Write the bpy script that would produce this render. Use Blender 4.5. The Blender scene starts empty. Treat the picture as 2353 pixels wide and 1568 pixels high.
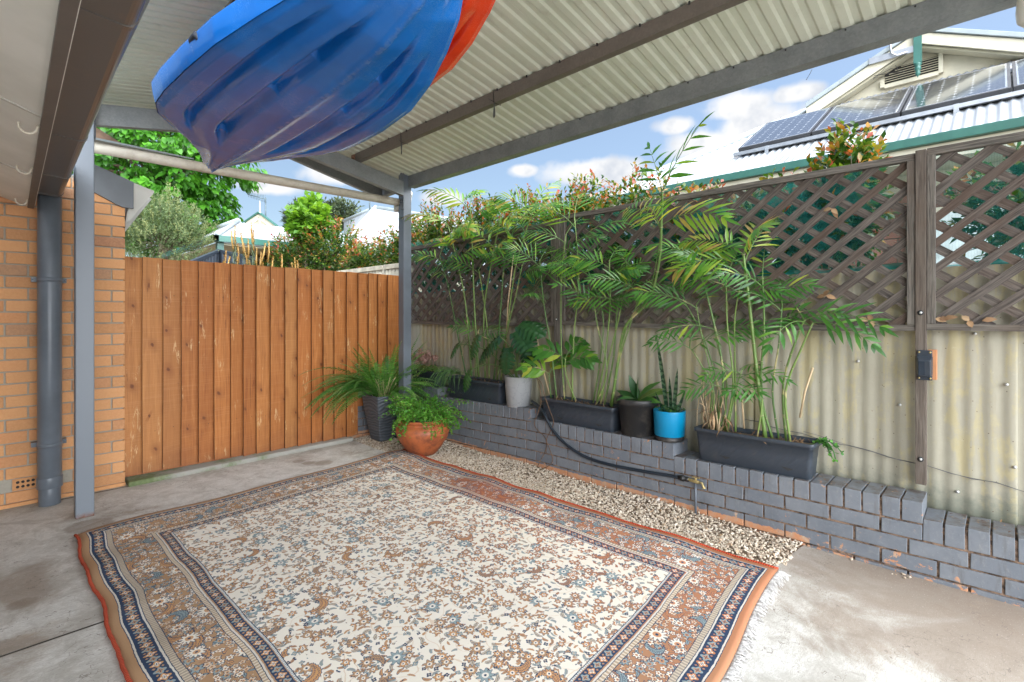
import bpy, math, random
import numpy as np
from mathutils import Vector, Matrix, Quaternion
random.seed(7)
RND = random.Random(11)
SC = bpy.context.scene
COL = SC.collection
# ------------------------------------------------------------------ camera geometry (photo measured at 2353 px wide)
H = 1.38; F = 1152.0; CX = 1176.5; HY = 724.0
YAW = math.radians(45.7); SA = math.sin(YAW); CA = math.cos(YAW)
def ray(px, py):
    t = (px - CX) / F; v = (py - HY) / F
    return Vector((SA + t * CA, CA - t * SA, -v))
def onX(px, py, X): r = ray(px, py); s = X / r.x; return Vector((X, r.y * s, H + r.z * s))
def onY(px, py, Y): r = ray(px, py); s = Y / r.y; return Vector((r.x * s, Y, H + r.z * s))
def onZ(px, py, Z=0.0): r = ray(px, py); s = (Z - H) / r.z; return Vector((r.x * s, r.y * s, Z))
def atD(px, py, d): r = ray(px, py); return Vector((r.x * d, r.y * d, H + r.z * d))
# ------------------------------------------------------------------ node expression helper
class E:
    def __init__(s, g, k): s.g = g; s.k = k
    def _b(s, op, o, rev=False):
        return s.g.m(op, o, s) if rev else s.g.m(op, s, o)
    def __add__(s, o): return s._b('ADD', o)
    def __radd__(s, o): return s._b('ADD', o)
    def __sub__(s, o): return s._b('SUBTRACT', o)
    def __rsub__(s, o): return s._b('SUBTRACT', o, True)
    def __mul__(s, o): return s._b('MULTIPLY', o)
    def __rmul__(s, o): return s._b('MULTIPLY', o)
    def __truediv__(s, o): return s._b('DIVIDE', o)
    def __rtruediv__(s, o): return s._b('DIVIDE', o, True)
    def __neg__(s): return s.g.m('MULTIPLY', s, -1.0)
    def lt(s, o): return s.g.m('LESS_THAN', s, o)
    def gt(s, o): return s.g.m('GREATER_THAN', s, o)
    def abs(s): return s.g.m('ABSOLUTE', s, 0)
    def sin(s): return s.g.m('SINE', s, 0)
    def cos(s): return s.g.m('COSINE', s, 0)
    def fract(s): return s.g.m('FRACT', s, 0)
    def floor(s): return s.g.m('FLOOR', s, 0)
    def pow(s, o): return s.g.m('POWER', s, o)
    def min(s, o): return s.g.m('MINIMUM', s, o)
    def max(s, o): return s.g.m('MAXIMUM', s, o)
class G:
    def __init__(s, nt): s.nt = nt; s.n = nt.nodes; s.l = nt.links
    def put(s, inp, v):
        if isinstance(v, E): s.l.new(v.k, inp)
        elif v is not None:
            if hasattr(inp.default_value, '__len__') and not hasattr(v, '__len__'): v = [v] * len(inp.default_value)
            if hasattr(v, '__len__') and len(inp.default_value) == 4 and len(v) == 3: v = (*v, 1)
            inp.default_value = v
    def m(s, op, a, b=None, c=None, clamp=False):
        n = s.n.new('ShaderNodeMath'); n.operation = op; n.use_clamp = clamp
        s.put(n.inputs[0], a)
        if b is not None: s.put(n.inputs[1], b)
        if c is not None: s.put(n.inputs[2], c)
        return E(s, n.outputs[0])
    def vm(s, op, a, b=None, scale=None):
        n = s.n.new('ShaderNodeVectorMath'); n.operation = op
        s.put(n.inputs[0], a)
        if b is not None: s.put(n.inputs[1], b)
        if scale is not None: s.put(n.inputs[3], scale)
        return E(s, n.outputs[1] if op in ('DOT_PRODUCT', 'LENGTH', 'DISTANCE') else n.outputs[0])
    def sep(s, v):
        n = s.n.new('ShaderNodeSeparateXYZ'); s.put(n.inputs[0], v); return [E(s, o) for o in n.outputs]
    def comb(s, x, y, z):
        n = s.n.new('ShaderNodeCombineXYZ')
        for i, v in enumerate((x, y, z)): s.put(n.inputs[i], v)
        return E(s, n.outputs[0])
    def obj(s): return E(s, s.n.new('ShaderNodeTexCoord').outputs['Object'])
    def gen(s): return E(s, s.n.new('ShaderNodeTexCoord').outputs['Generated'])
    def uv(s): return E(s, s.n.new('ShaderNodeTexCoord').outputs['UV'])
    def geo(s, k='Position'): return E(s, s.n.new('ShaderNodeNewGeometry').outputs[k])
    def attr(s, name):
        n = s.n.new('ShaderNodeAttribute'); n.attribute_name = name; return E(s, n.outputs['Fac'])
    def noise(s, v, sc, det=4, rough=.55, dist=0, color=False):
        n = s.n.new('ShaderNodeTexNoise'); s.put(n.inputs['Vector'], v); s.put(n.inputs['Scale'], sc)
        n.inputs['Detail'].default_value = det; n.inputs['Roughness'].default_value = rough; s.put(n.inputs['Distortion'], dist)
        return E(s, n.outputs[1 if color else 0])
    def voro(s, v, sc, rand=1.0, feat='F1'):
        n = s.n.new('ShaderNodeTexVoronoi'); n.feature = feat
        s.put(n.inputs['Vector'], v); s.put(n.inputs['Scale'], sc); s.put(n.inputs['Randomness'], rand)
        return {o.name: E(s, o) for o in n.outputs}
    def ss(s, x, lo, hi, a=0., b=1.):
        n = s.n.new('ShaderNodeMapRange'); n.interpolation_type = 'SMOOTHSTEP'
        for i, v in enumerate((x, lo, hi, a, b)): s.put(n.inputs[i], v)
        return E(s, n.outputs[0])
    def mix(s, f, a, b):
        n = s.n.new('ShaderNodeMix'); n.data_type = 'RGBA'
        s.put(n.inputs[0], f); s.put(n.inputs[6], a); s.put(n.inputs[7], b); return E(s, n.outputs[2])
    def mul(s, f, a, b):
        n = s.n.new('ShaderNodeMix'); n.data_type = 'RGBA'; n.blend_type = 'MULTIPLY'
        s.put(n.inputs[0], f); s.put(n.inputs[6], a); s.put(n.inputs[7], b); return E(s, n.outputs[2])
    def ramp(s, f, stops, interp='LINEAR'):
        n = s.n.new('ShaderNodeValToRGB'); r = n.color_ramp; r.interpolation = interp
        while len(r.elements) < len(stops): r.elements.new(.5)
        for e, (p, c) in zip(r.elements, stops): e.position = p; e.color = (*c, 1)
        s.put(n.inputs[0], f); return E(s, n.outputs[0])
    def bump(s, h, strength=.5, dist=.01):
        n = s.n.new('ShaderNodeBump'); n.inputs['Strength'].default_value = strength; n.inputs['Distance'].default_value = dist
        s.put(n.inputs['Height'], h); return E(s, n.outputs[0])
def mat(name, fn):
    m = bpy.data.materials.new(name); m.use_nodes = True; nt = m.node_tree; g = G(nt)
    b = nt.nodes['Principled BSDF']; kw = fn(g)
    names = {'base': 'Base Color', 'rough': 'Roughness', 'metal': 'Metallic', 'normal': 'Normal', 'spec': 'Specular IOR Level',
             'coat': 'Coat Weight', 'coatr': 'Coat Roughness', 'alpha': 'Alpha', 'sheen': 'Sheen Weight'}
    for k, v in kw.items():
        if k in names: g.put(b.inputs[names[k]], v)
    if 'translucent' in kw:
        t = nt.nodes.new('ShaderNodeBsdfTranslucent'); g.put(t.inputs[0], kw.get('tcol', kw['base']))
        mx = nt.nodes.new('ShaderNodeMixShader'); mx.inputs[0].default_value = kw['translucent']
        nt.links.new(b.outputs[0], mx.inputs[1]); nt.links.new(t.outputs[0], mx.inputs[2])
        nt.links.new(mx.outputs[0], nt.nodes['Material Output'].inputs[0])
    return m
# ------------------------------------------------------------------ objects
def wloc(o):
    v = Vector((0, 0, 0))
    while o: v += o.location; o = o.parent
    return v
def tag(o, label=None, cat=None, group=None, kind=None):
    if label: o['label'] = label
    if cat: o['category'] = cat
    if group: o['group'] = group
    if kind: o['kind'] = kind
    return o
def thing(name, label, cat, loc, group=None, kind=None):
    o = bpy.data.objects.new(name, None); COL.objects.link(o); o.location = loc; o.empty_display_size = .1
    return tag(o, label, cat, group, kind)
class MB:
    def __init__(s): s.v = []; s.f = []; s.r = []; s.mi = []; s.sm = []; s.uv = {}
    def add(s, vs, fs, r=None, mi=0, smooth=False, uvs=None):
        o = len(s.v); s.v.extend([tuple(v) for v in vs])
        if r is None: r = RND.random()
        for i, f in enumerate(fs):
            if uvs: s.uv[len(s.f)] = [uvs[j] for j in f]
            s.f.append([o + j for j in f]); s.r.append(r); s.mi.append(mi); s.sm.append(smooth)
        return s
    def box(s, a, b, r=None, mi=0, rot=None, jit=0):
        x0, y0, z0 = a; x1, y1, z1 = b
        vs = [Vector(p) for p in ((x0,y0,z0),(x1,y0,z0),(x1,y1,z0),(x0,y1,z0),(x0,y0,z1),(x1,y0,z1),(x1,y1,z1),(x0,y1,z1))]
        if jit: vs = [v + Vector((RND.uniform(-jit, jit), RND.uniform(-jit, jit), RND.uniform(-jit, jit))) for v in vs]
        if rot is not None:
            c = (Vector(a) + Vector(b)) / 2; vs = [c + rot @ (v - c) for v in vs]
        return s.add(vs, [(0,3,2,1),(4,5,6,7),(0,1,5,4),(1,2,6,5),(2,3,7,6),(3,0,4,7)], r, mi)
    def bar(s, p, q, w, h, up=(0,0,1), r=None, mi=0):
        p = Vector(p); q = Vector(q); d = (q - p).normalized(); u = Vector(up)
        sd = d.cross(u).normalized(); u = sd.cross(d).normalized()
        vs = []
        for c in (p, q):
            for a, b in ((-1,-1),(1,-1),(1,1),(-1,1)): vs.append(c + sd * (a * w / 2) + u * (b * h / 2))
        return s.add(vs, [(0,1,2,3),(7,6,5,4),(0,4,5,1),(1,5,6,2),(2,6,7,3),(3,7,4,0)], r, mi)
    def tube(s, pts, rad, n=8, r=None, mi=0, cap=True):
        pts = [Vector(p) for p in pts]
        if not hasattr(rad, '__len__'): rad = [rad] * len(pts)
        vs = []; u = None
        for i, p in enumerate(pts):
            d = (pts[min(i + 1, len(pts) - 1)] - pts[max(i - 1, 0)])
            d = d.normalized() if d.length > 1e-9 else Vector((0, 0, 1))
            if u is None: u = d.orthogonal().normalized()
            u = (u - d * u.dot(d)); u = u.normalized() if u.length > 1e-6 else d.orthogonal().normalized()
            w = d.cross(u)
            for k in range(n):
                a = 2 * math.pi * k / n; vs.append(p + (u * math.cos(a) + w * math.sin(a)) * rad[i])
        fs = [(i * n + k, i * n + (k + 1) % n, (i + 1) * n + (k + 1) % n, (i + 1) * n + k) for i in range(len(pts) - 1) for k in range(n)]
        if cap: fs += [tuple(range(n))[::-1], tuple((len(pts) - 1) * n + k for k in range(n))]
        return s.add(vs, fs, r, mi, True)
    def lathe(s, prof, c, n=32, r=None, mi=0):
        c = Vector(c); vs = [c + Vector((rr * math.cos(2 * math.pi * k / n), rr * math.sin(2 * math.pi * k / n), z)) for rr, z in prof for k in range(n)]
        fs = [(i * n + k, i * n + (k + 1) % n, (i + 1) * n + (k + 1) % n, (i + 1) * n + k) for i in range(len(prof) - 1) for k in range(n)]
        return s.add(vs, fs, r, mi, True)
    def prism(s, poly, vec, r=None, mi=0):
        poly = [Vector(p) for p in poly]; vec = Vector(vec); n = len(poly)
        return s.add(poly + [p + vec for p in poly], [tuple(range(n))[::-1], tuple(range(n, 2 * n))] + [(k, (k + 1) % n, n + (k + 1) % n, n + k) for k in range(n)], r, mi)
    def grid(s, fn, nu, nv, r=None, mi=0, smooth=True, uv=False):
        vs = [fn(i / nu, j / nv) for i in range(nu + 1) for j in range(nv + 1)]
        fs = [(i * (nv + 1) + j, (i + 1) * (nv + 1) + j, (i + 1) * (nv + 1) + j + 1, i * (nv + 1) + j + 1) for i in range(nu) for j in range(nv)]
        return s.add(vs, fs, r, mi, smooth, [(i / nu, j / nv) for i in range(nu + 1) for j in range(nv + 1)] if uv else None)
    def build(s, name, mats, parent=None, label=None, cat=None, group=None, kind=None, origin=None, bevel=0, seg=2, solid=0, recalc=False):
        if not isinstance(mats, (list, tuple)): mats = [mats]
        v = np.array(s.v, dtype=np.float64)
        if parent is not None: o0 = np.array(wloc(parent))
        elif origin is not None: o0 = np.array(origin)
        else: mn = v.min(0); mx = v.max(0); o0 = np.array([(mn[0] + mx[0]) / 2, (mn[1] + mx[1]) / 2, mn[2]])
        me = bpy.data.meshes.new(name); me.from_pydata((v - o0).tolist(), [], s.f)
        for m in mats: me.materials.append(m)
        me.polygons.foreach_set('material_index', s.mi); me.polygons.foreach_set('use_smooth', s.sm)
        a = me.attributes.new('rnd', 'FLOAT', 'FACE'); a.data.foreach_set('value', s.r)
        if s.uv:
            ul = me.uv_layers.new(name='UVMap')
            for pi, uvs in s.uv.items():
                ls = me.polygons[pi].loop_start
                for k, u in enumerate(uvs): ul.data[ls + k].uv = u
        me.update()
        if recalc:
            import bmesh
            bm = bmesh.new(); bm.from_mesh(me); bmesh.ops.recalc_face_normals(bm, faces=bm.faces); bm.to_mesh(me); bm.free()
        ob = bpy.data.objects.new(name, me); COL.objects.link(ob)
        if parent is not None: ob.parent = parent
        else: ob.location = o0
        if solid: md = ob.modifiers.new('s', 'SOLIDIFY'); md.thickness = solid; md.offset = 0
        if bevel: md = ob.modifiers.new('b', 'BEVEL'); md.width = bevel; md.segments = seg; md.limit_method = 'ANGLE'; md.angle_limit = math.radians(40)
        return tag(ob, label, cat, group, kind)
def arc(p0, d0, L, n, droop, wob=0):
    """points of a shoot that starts at p0 along d0 and bends down"""
    p = Vector(p0); d = Vector(d0).normalized(); out = [p.copy()]
    for i in range(n):
        p = p + d * (L / n); out.append(p.copy())
        d = (d + Vector((RND.uniform(-wob, wob), RND.uniform(-wob, wob), -droop / n))).normalized()
    return out
def leaf(mb, p, d, nrm, L, W, r=None, curl=0.0, seg=3, fold=.25, mi=0, prof=None):
    """lanceolate leaf, folded along its midrib"""
    d = Vector(d).normalized(); nrm = Vector(nrm); sd = d.cross(nrm)
    sd = sd.normalized() if sd.length > 1e-5 else d.orthogonal().normalized(); up = sd.cross(d).normalized()
    prof = prof or {2: (.15, 1, 0), 3: (.12, .95, .75, 0), 4: (.1, .8, 1, .6, 0), 5: (.1, .7, 1, .9, .5, 0)}[seg]
    vs = []; p = Vector(p); q = p.copy(); dd = d.copy()
    for i in range(seg + 1):
        w = W / 2 * prof[i]; u2 = sd.cross(dd)
        vs += [q - sd * w + u2 * w * fold, q.copy(), q + sd * w + u2 * w * fold]
        dd = (dd - up * (curl / seg)).normalized(); q = q + dd * (L / seg)
    fs = []
    for i in range(seg):
        a = 3 * i
        if i == seg - 1: fs += [(a, a + 1, a + 4), (a + 1, a + 2, a + 4)]
        else: fs += [(a, a + 1, a + 4, a + 3), (a + 1, a + 2, a + 5, a + 4)]
    mb.add(vs, fs, r, mi, True)
def rv(a=1.0):
    while True:
        v = Vector((RND.uniform(-1, 1), RND.uniform(-1, 1), RND.uniform(-1, 1)))
        if .01 < v.length < 1: return v.normalized() * a
# ------------------------------------------------------------------ materials
def tint(g, base, amt, sc=3.0, v=None):
    v = v or g.geo(); n = g.noise(v, sc, 5, .6)
    return g.mix(g.ss(n, .35, .65), [c * (1 - amt) for c in base], [min(1, c * (1 + amt)) for c in base])
def simple(name, base, rough=.5, metal=0, amt=.12, sc=6, bump=0, bsc=80, spec=.5, **k):
    def f(g):
        P = g.geo(); d = dict(base=tint(g, base, amt, sc, P), rough=rough, metal=metal, spec=spec, **k)
        if bump: d['normal'] = g.bump(g.noise(P, bsc, 4, .6), bump, .004)
        return d
    return mat(name, f)
def paint_metal(name, base, rough=.38, speck=.25):
    def f(g):
        P = g.geo(); n = g.noise(P, 4, 4, .6); sp = g.voro(P, 55)['Distance']
        c = g.mix(g.ss(n, .3, .7), [x * .88 for x in base], [x * 1.1 for x in base])
        c = g.mix(sp.lt(.045) * speck * 2, c, (.55, .55, .52))
        return dict(base=c, rough=g.ss(n, .2, .8, rough - .06, rough + .12), metal=0, normal=g.bump(g.noise(P, 30, 3), .06, .003))
    return mat(name, f)
M = {}
M['post'] = paint_metal('painted_post', (.125, .143, .165), .33)
M['post_rust'] = mat('rusty_post', lambda g: (lambda P: dict(base=g.mix(g.ss(g.noise(P, 30, 5, .7) * .09 + g.sep(P)[2], .085, .035), (.155, .175, .2), g.mix(g.noise(P, 60, 4), (.05, .02, .01), (.3, .1, .03))), rough=.42))(g.geo()))
def galv(g, a=(.19, .20, .205), b=(.31, .32, .32)):
    P = g.geo(); v = g.voro(P, 90)['Color']; n = g.noise(P, 7, 5, .65); n2 = g.noise(P, 160, 2, .6)
    f = g.ss(g.sep(v)[0] * .16 + n * .8 + n2 * .2, .25, 1.0)
    return dict(base=g.mix(f, a, b), rough=.48, metal=.35, normal=g.bump(n2, .08, .002))
M['galv'] = mat('galvanised_steel', galv)
M['galv_brown'] = mat('dull_brown_steel', lambda g: galv(g, (.17, .14, .12), (.24, .2, .175)))
M['purlin_under'] = M['galv']
def roofsheet(g):
    P = g.geo(); n = g.noise(P, 1.6, 5, .6)
    c = g.mix(g.ss(n, .3, .7), (.60, .63, .51), (.70, .725, .61))
    c = g.mix(g.ss(g.noise(P, 9, 6, .7), .55, .8) * .5, c, (.42, .38, .3))
    return dict(base=c, rough=.42, metal=.0, normal=g.bump(g.noise(P, 40, 2), .03, .002))
M['roof_under'] = mat('cream_roof_sheet', roofsheet)
def brick_tan(g):
    P = g.geo(); r = g.attr('rnd')
    c = g.ramp(r, [(0, (.44, .205, .085)), (.25, (.53, .25, .10)), (.6, (.60, .295, .125)), (.85, (.50, .22, .09)), (.95, (.34, .19, .11)), (1, (.33, .15, .08))])
    n = g.noise(P, 60, 5, .7); c = g.mix(g.ss(n, .3, .75) * .35, c, (.68, .38, .18))
    sp = g.noise(P, 240, 2, .5); c = g.mix(g.ss(sp, .66, .74) * .5, c, (.16, .08, .04))
    c = g.mix(g.ss(g.noise(P, 4, 5, .7), .62, .8) * .45, c, (.2, .15, .11))
    return dict(base=c, rough=.82, normal=g.bump(n + sp * .4, .3, .004))
M['brick_tan'] = mat('tan_brick', brick_tan)
M['mortar'] = mat('grey_mortar', lambda g: (lambda P: dict(base=g.mix(g.noise(P, 30, 6, .7), (.24, .22, .18), (.42, .38, .31)), rough=.95, normal=g.bump(g.noise(P, 120, 4, .7), .6, .004)))(g.geo()))
M['mortar_brown'] = mat('brown_mortar', lambda g: (lambda P: dict(base=g.mix(g.ss(g.noise(P, 18, 6, .7), .35, .65), (.045, .03, .022), (.30, .2, .14)), rough=.95, normal=g.bump(g.noise(P, 120, 4, .7), .6, .004)))(g.geo()))
def brick_grey(g):
    P = g.geo(); x, y, z = g.sep(P); r = g.attr('rnd')
    c = g.mix(g.ss(g.noise(P, 5, 5, .65), .3, .7), (.145, .16, .182), (.195, .21, .23))
    c = g.mix(r * .35, c, (.115, .135, .165))
    c = g.mix(g.ss(g.noise(P, 35, 5, .7), .52, .75) * .4, c, (.29, .285, .27)); c = g.mix(g.ss(g.noise(g.vm('MULTIPLY', P, (1, 9, 1.5)), 2.5, 5, .7), .55, .72) * .45, c, (.10, .095, .09))
    peel = g.noise(P, 13, 6, .75, .6); low = g.ss(z, .12, .0)
    onlow = g.ss(z, .06, .04) * g.ss(y, .75, .95)
    f = g.ss(peel + low * .10 + onlow * .25 + r * .07, .685, .705)
    raw = g.ramp(g.noise(P, 22, 6, .7), [(0, (.42, .16, .07)), (.45, (.52, .24, .12)), (.62, (.45, .3, .2)), (.8, (.62, .5, .4))])
    c = g.mix(f, c, raw)
    topd = g.ss(g.sep(g.geo('Normal'))[2], .7, .9)
    c = g.mix(topd * g.ss(g.noise(P, 10, 6, .7), .38, .68), c, (.085, .062, .05))
    c = g.mix(g.voro(P, 60)['Distance'].lt(.06) * .6, c, (.5, .5, .48))
    return dict(base=c, rough=g.mix(f, (.5,) * 3, (.85,) * 3), normal=g.bump(g.noise(P, 70, 5, .6) - f * .5, .35, .004))
M['brick_grey'] = mat('grey_painted_brick', brick_grey)
def concrete(g):
    P = g.geo(); x, y, z = g.sep(P)
    n1 = g.noise(P, 1.3, 6, .6, .5); n2 = g.noise(P, 5, 8, .7, .8); n3 = g.noise(g.vm('MULTIPLY', P, (9, 38, 9)), 2.2, 5, .65, 3.5)
    c = g.mix(g.ss(n2, .3, .7), (.40, .375, .335), (.55, .53, .49))
    c = g.mix(g.ss(n3, .42, .60) * g.ss(n2, .35, .6) * .75, c, (.70, .69, .66)); c = g.mix(g.ss(n3, .46, .34) * g.ss(n1, .4, .6) * .5, c, (.30, .26, .22))
    st = g.ss(n1 + g.ss(y, 1.3, .1) * g.ss(x, 1.9, 3.0) * .22 + g.ss(x, .38, .05) * g.ss(y, 4.5, 3.7) * g.ss(y, 2.2, 2.9) * .13, .55, .70)
    c = g.mix(st * .8, c, g.mix(n2, (.18, .14, .11), (.36, .29, .225)))
    edge = g.ss(x + g.noise(g.vm('MULTIPLY', P, (1, .5, 1)), 3, 6, .7) * .9, 3.05, 3.75) * g.ss(y, 1.2, .8)
    c = g.mix(edge * g.ss(n2, .25, .6) * .75, c, (.21, .155, .115))
    be = g.ss(y + g.noise(P, 6, 5, .7) * .35, 5.0, 5.3)
    c = g.mix(be * .55, c, (.19, .17, .12))
    c = g.mix(g.ss(g.noise(P, 2.6, 4, .6), .62, .74) * .35, c, (.36, .26, .17))
    for sx, sy, sr in ((2.02, 4.62, .05), (2.12, 4.52, .075), (1.98, 4.74, .05), (1.92, .42, .02), (1.95, .38, .016), (.08, 3.35, .05), (.42, 4.28, .12)):
        d = g.vm('DISTANCE', g.comb(x, y, 0), (sx, sy, 0)) + g.noise(P, 25, 3) * .05
        c = g.mix(g.ss(d, sr + .045, sr + .015) * .55, c, (.2, .15, .11))
    c = g.mix(g.ss(g.noise(P, 110, 4, .7), .56, .70) * .5, c, (.24, .20, .165)); c = g.mix(g.ss(g.noise(P, 160, 3, .6), .62, .72) * .5, c, (.72, .70, .66)); ck = g.noise(P, 1.7, 5, .65); c = g.mix((ck - .47).abs().lt(.0016) * .6, c, (.16, .13, .11))
    mp = g.noise(g.vm('MULTIPLY', P, (60, 160, 60)), 1.5, 3, .6, 4)
    return dict(base=c, rough=.85, normal=g.bump(n3 * .6 + mp * .4 + g.noise(P, 200, 3) * .4, .3, .004))
M['concrete'] = mat('trowelled_concrete', concrete)
M['joint'] = simple('dark_joint', (.045, .038, .03), .95)
def dirt(g):
    P = g.geo(); return dict(base=g.mix(g.noise(P, 20, 6, .7), (.10, .07, .05), (.3, .22, .15)), rough=1, normal=g.bump(g.noise(P, 60, 5), .8, .01))
M['dirt'] = mat('garden_dirt', dirt)
def gravel(g):
    P = g.geo(); r = g.attr('rnd')
    c = g.ramp(r, [(0, (.26, .19, .13)), (.12, (.46, .37, .28)), (.4, (.56, .47, .36)), (.65, (.66, .57, .45)), (.87, (.74, .67, .57)), (.95, (.55, .38, .24)), (1, (.34, .3, .27))])
    c = g.mix(g.ss(g.noise(P, 90, 4, .6), .4, .7) * .35, c, (.36, .28, .21))
    return dict(base=c, rough=.8, normal=g.bump(g.noise(P, 150, 3), .4, .003))
M['gravel'] = mat('pale_gravel', gravel)
def wood_pal(g):
    P = g.geo(); r = g.attr('rnd'); x, y, z = g.sep(P)
    Q = g.comb(x * 1.0 + r * 37, r * 11, z)
    gr = g.noise(g.vm('MULTIPLY', Q, (34, 1, 1.6)), 1.6, 6, .6, 1.2)
    fine = g.noise(g.vm('MULTIPLY', Q, (150, 1, 3.5)), 1, 4, .6)
    saw = g.noise(g.vm('MULTIPLY', Q, (2, 1, 150)), 1, 2, .5)
    c = g.ramp(gr, [(.22, (.15, .045, .010)), (.42, (.35, .125, .03)), (.58, (.45, .175, .045)), (.78, (.58, .28, .095))])
    c = g.mix(g.ss(r, .0, .35, .6, 0), c, (.42, .13, .03)); c = g.mix(g.ss(r, .62, .95) * .5, c, (.42, .215, .075)); c = g.mix(g.ss((r * 7.3).fract(), .5, 1) * .4, c, (.22, .07, .018))
    c = g.mix(g.ss(fine, .5, .75) * .35, c, (.17, .06, .02)); c = g.mix(g.ss(saw, .5, .7) * .16, c, (.6, .32, .15))
    vq = g.comb(x * 8.2 + 3.3, r * 9, z * 2.1 + r * 31 + x); vo = g.voro(vq, 1.0, 1); rr = g.sep(vo['Color'])
    D = g.vm('SUBTRACT', vo['Position'], vq); dx, dy, dz = g.sep(D)
    wk = g.noise(P, 26, 3) * .03 - .015; dd = g.m('SQRT', (dx / 8.2).pow(2) + (dz / 2.9).pow(2)) + wk; kn = g.ss(dd, .011 + rr[1] * .010, .004) * rr[0].gt(.55)
    ring = g.ss(dd, .065, .012) * rr[0].gt(.55)
    c = g.mix(ring * .5, c, (.2, .07, .02)); c = g.mix(kn, c, (.10, .035, .012))
    pal = g.noise(g.vm('MULTIPLY', Q, (46, 1, 6)), 1.2, 5, .75, 1.5); hit = g.ss(g.noise(g.vm('MULTIPLY', Q, (9, 1, 3.0)), 1.2, 2), .60, .66)
    c = g.mix(g.ss(pal, .53, .58) * hit * .9, c, (.66, .48, .25)); crk = g.noise(g.vm('MULTIPLY', Q, (60, 1, .8)), 1, 3, .5, .6); c = g.mix((crk - .5).abs().lt(.006) * g.ss(g.noise(g.vm('MULTIPLY', Q, (6, 1, 1.1)), 1.3, 2), .58, .62) * .9, c, (.05, .02, .008))
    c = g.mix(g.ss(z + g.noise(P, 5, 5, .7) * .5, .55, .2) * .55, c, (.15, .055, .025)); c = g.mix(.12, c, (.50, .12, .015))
    return dict(base=c, rough=.62, normal=g.bump(gr * .6 + fine * .3 + saw * .3, .35, .004))
M['paling'] = mat('treated_pine', wood_pal)
M['paling_edge_shade'] = simple('shaded_board_edge', (.095, .034, .012), .9, amt=.3, sc=20)  # lap shadow between palings, painted as dark colour on their left edges
def grey_wood(name, a, b, brown):
    def f(g):
        P = g.obj(); W = g.geo(); r = g.attr('rnd'); uvw = g.uv(); u, v, _ = g.sep(uvw)
        Q = g.comb(u * 1.0 + r * 19, v + r * 7, r * 5)
        gr = g.noise(g.vm('MULTIPLY', Q, (5, 95, 1)), 1.0, 6, .65, .8); big = g.noise(g.vm('MULTIPLY', Q, (3, 9, 1)), 1, 4, .6)
        c = g.mix(g.ss(gr, .28, .72), a, b); c = g.mix(g.ss(big, .45, .75) * .6, c, brown)
        c = g.mix(g.ss(r, .75, 1) * .5, c, brown); c = g.mix(g.ss(g.noise(W, 7, 5, .7), .6, .8) * .4, c, (.045, .05, .03))
        return dict(base=c, rough=.85, normal=g.bump(gr, .55, .005))
    return mat(name, f)
M['lattice'] = grey_wood('weathered_lattice', (.034, .027, .023), (.165, .138, .118), (.088, .050, .032))
M['lattice_frame'] = grey_wood('weathered_post', (.045, .039, .033), (.195, .172, .145), (.10, .068, .048))
def fence(g):
    P = g.geo(); x, y, z = g.sep(P)
    V = g.vm('MULTIPLY', P, (1, 3.2, .42)); n = g.noise(V, 3.0, 6, .65, .4); n2 = g.noise(P, 14, 7, .72)
    w = (y * (2 * math.pi / .076)).cos()
    c = g.mix(g.ss(n, .3, .7), (.37, .32, .19), (.49, .435, .285))
    pe = g.ss(n + n2 * .35 + g.ss(z, .9, .25) * .03, .575, .69)
    c = g.mix(pe * .5, c, g.mix(n2, (.20, .205, .205), (.31, .31, .30)))
    c = g.mix(g.ss(g.noise(P, 38, 6, .75), .6, .75) * .4, c, (.54, .49, .345))
    mo = g.ss(n2 * .35 - z, -.34, -.1); c = g.mix(mo * .75, c, (.13, .15, .115))
    c = g.mix(g.ss(g.noise(V, 5, 5, .7), .6, .75) * .35, c, (.3, .25, .17))
    c = g.mix(g.voro(P, 24)['Distance'].lt(.07) * .8, c, (.12, .08, .05))
    return dict(base=c, rough=.85, normal=g.bump(n2, .4, .006))
M['fence'] = mat('weathered_corrugated_sheet', fence)
M['fence_far'] = simple('beige_fence_sheet', (.50, .46, .36), .8, amt=.2)
def mesh_cloth(g):
    P = g.geo(); x, y, z = g.sep(P)
    wv = ((y * 1050).sin() * .5 + .5) ; wh = ((z * 1400 + (y * 40).sin()).sin() * .5 + .5)
    a = g.ss(wv, .45, .75) ; b = g.ss(wh, .3, .6)
    al = a.max(b) * .30 + .10 + g.ss(g.noise(P, 2.2, 3), .45, .65) * .3
    al = al.max(g.ss(z + g.noise(P, 3, 2) * .1, 1.76, 1.70))
    return dict(base=(.02, .30, .27), rough=.8, alpha=al)
M['shade'] = mat('teal_shade_cloth', mesh_cloth)
M['soffit'] = mat('white_soffit_board', lambda g: (lambda P: dict(base=g.mix(g.ss(g.noise(P, 2.2, 5, .6), .35, .7), (.70, .69, .64), (.80, .785, .74)), rough=.7))(g.geo()))
M['soffit_joint'] = simple('white_cover_strip', (.60, .585, .53), .6)
M['fascia'] = simple('brown_grey_fascia', (.115, .102, .092), .42, amt=.08, bump=.05)
M['gutter'] = mat('brown_grey_gutter', lambda g: (lambda P: dict(base=g.mix(g.ss(g.noise(P, 12, 5, .7), .55, .75) * .35, (.105, .093, .084), (.2, .13, .085)), rough=.3, spec=.6))(g.geo()))
M['gutter_line'] = simple('white_gap_flashing', (.85, .85, .8), .4)
M['downpipe'] = simple('grey_downpipe', (.125, .145, .17), .36, amt=.12, sc=3)
M['cream_pipe'] = mat('stained_cream_pipe', lambda g: (lambda P: dict(base=g.mix(g.ss(g.noise(P, 7, 6, .7), .45, .75) * .7, (.62, .56, .46), (.30, .24, .17)), rough=.45))(g.geo()))
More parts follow.
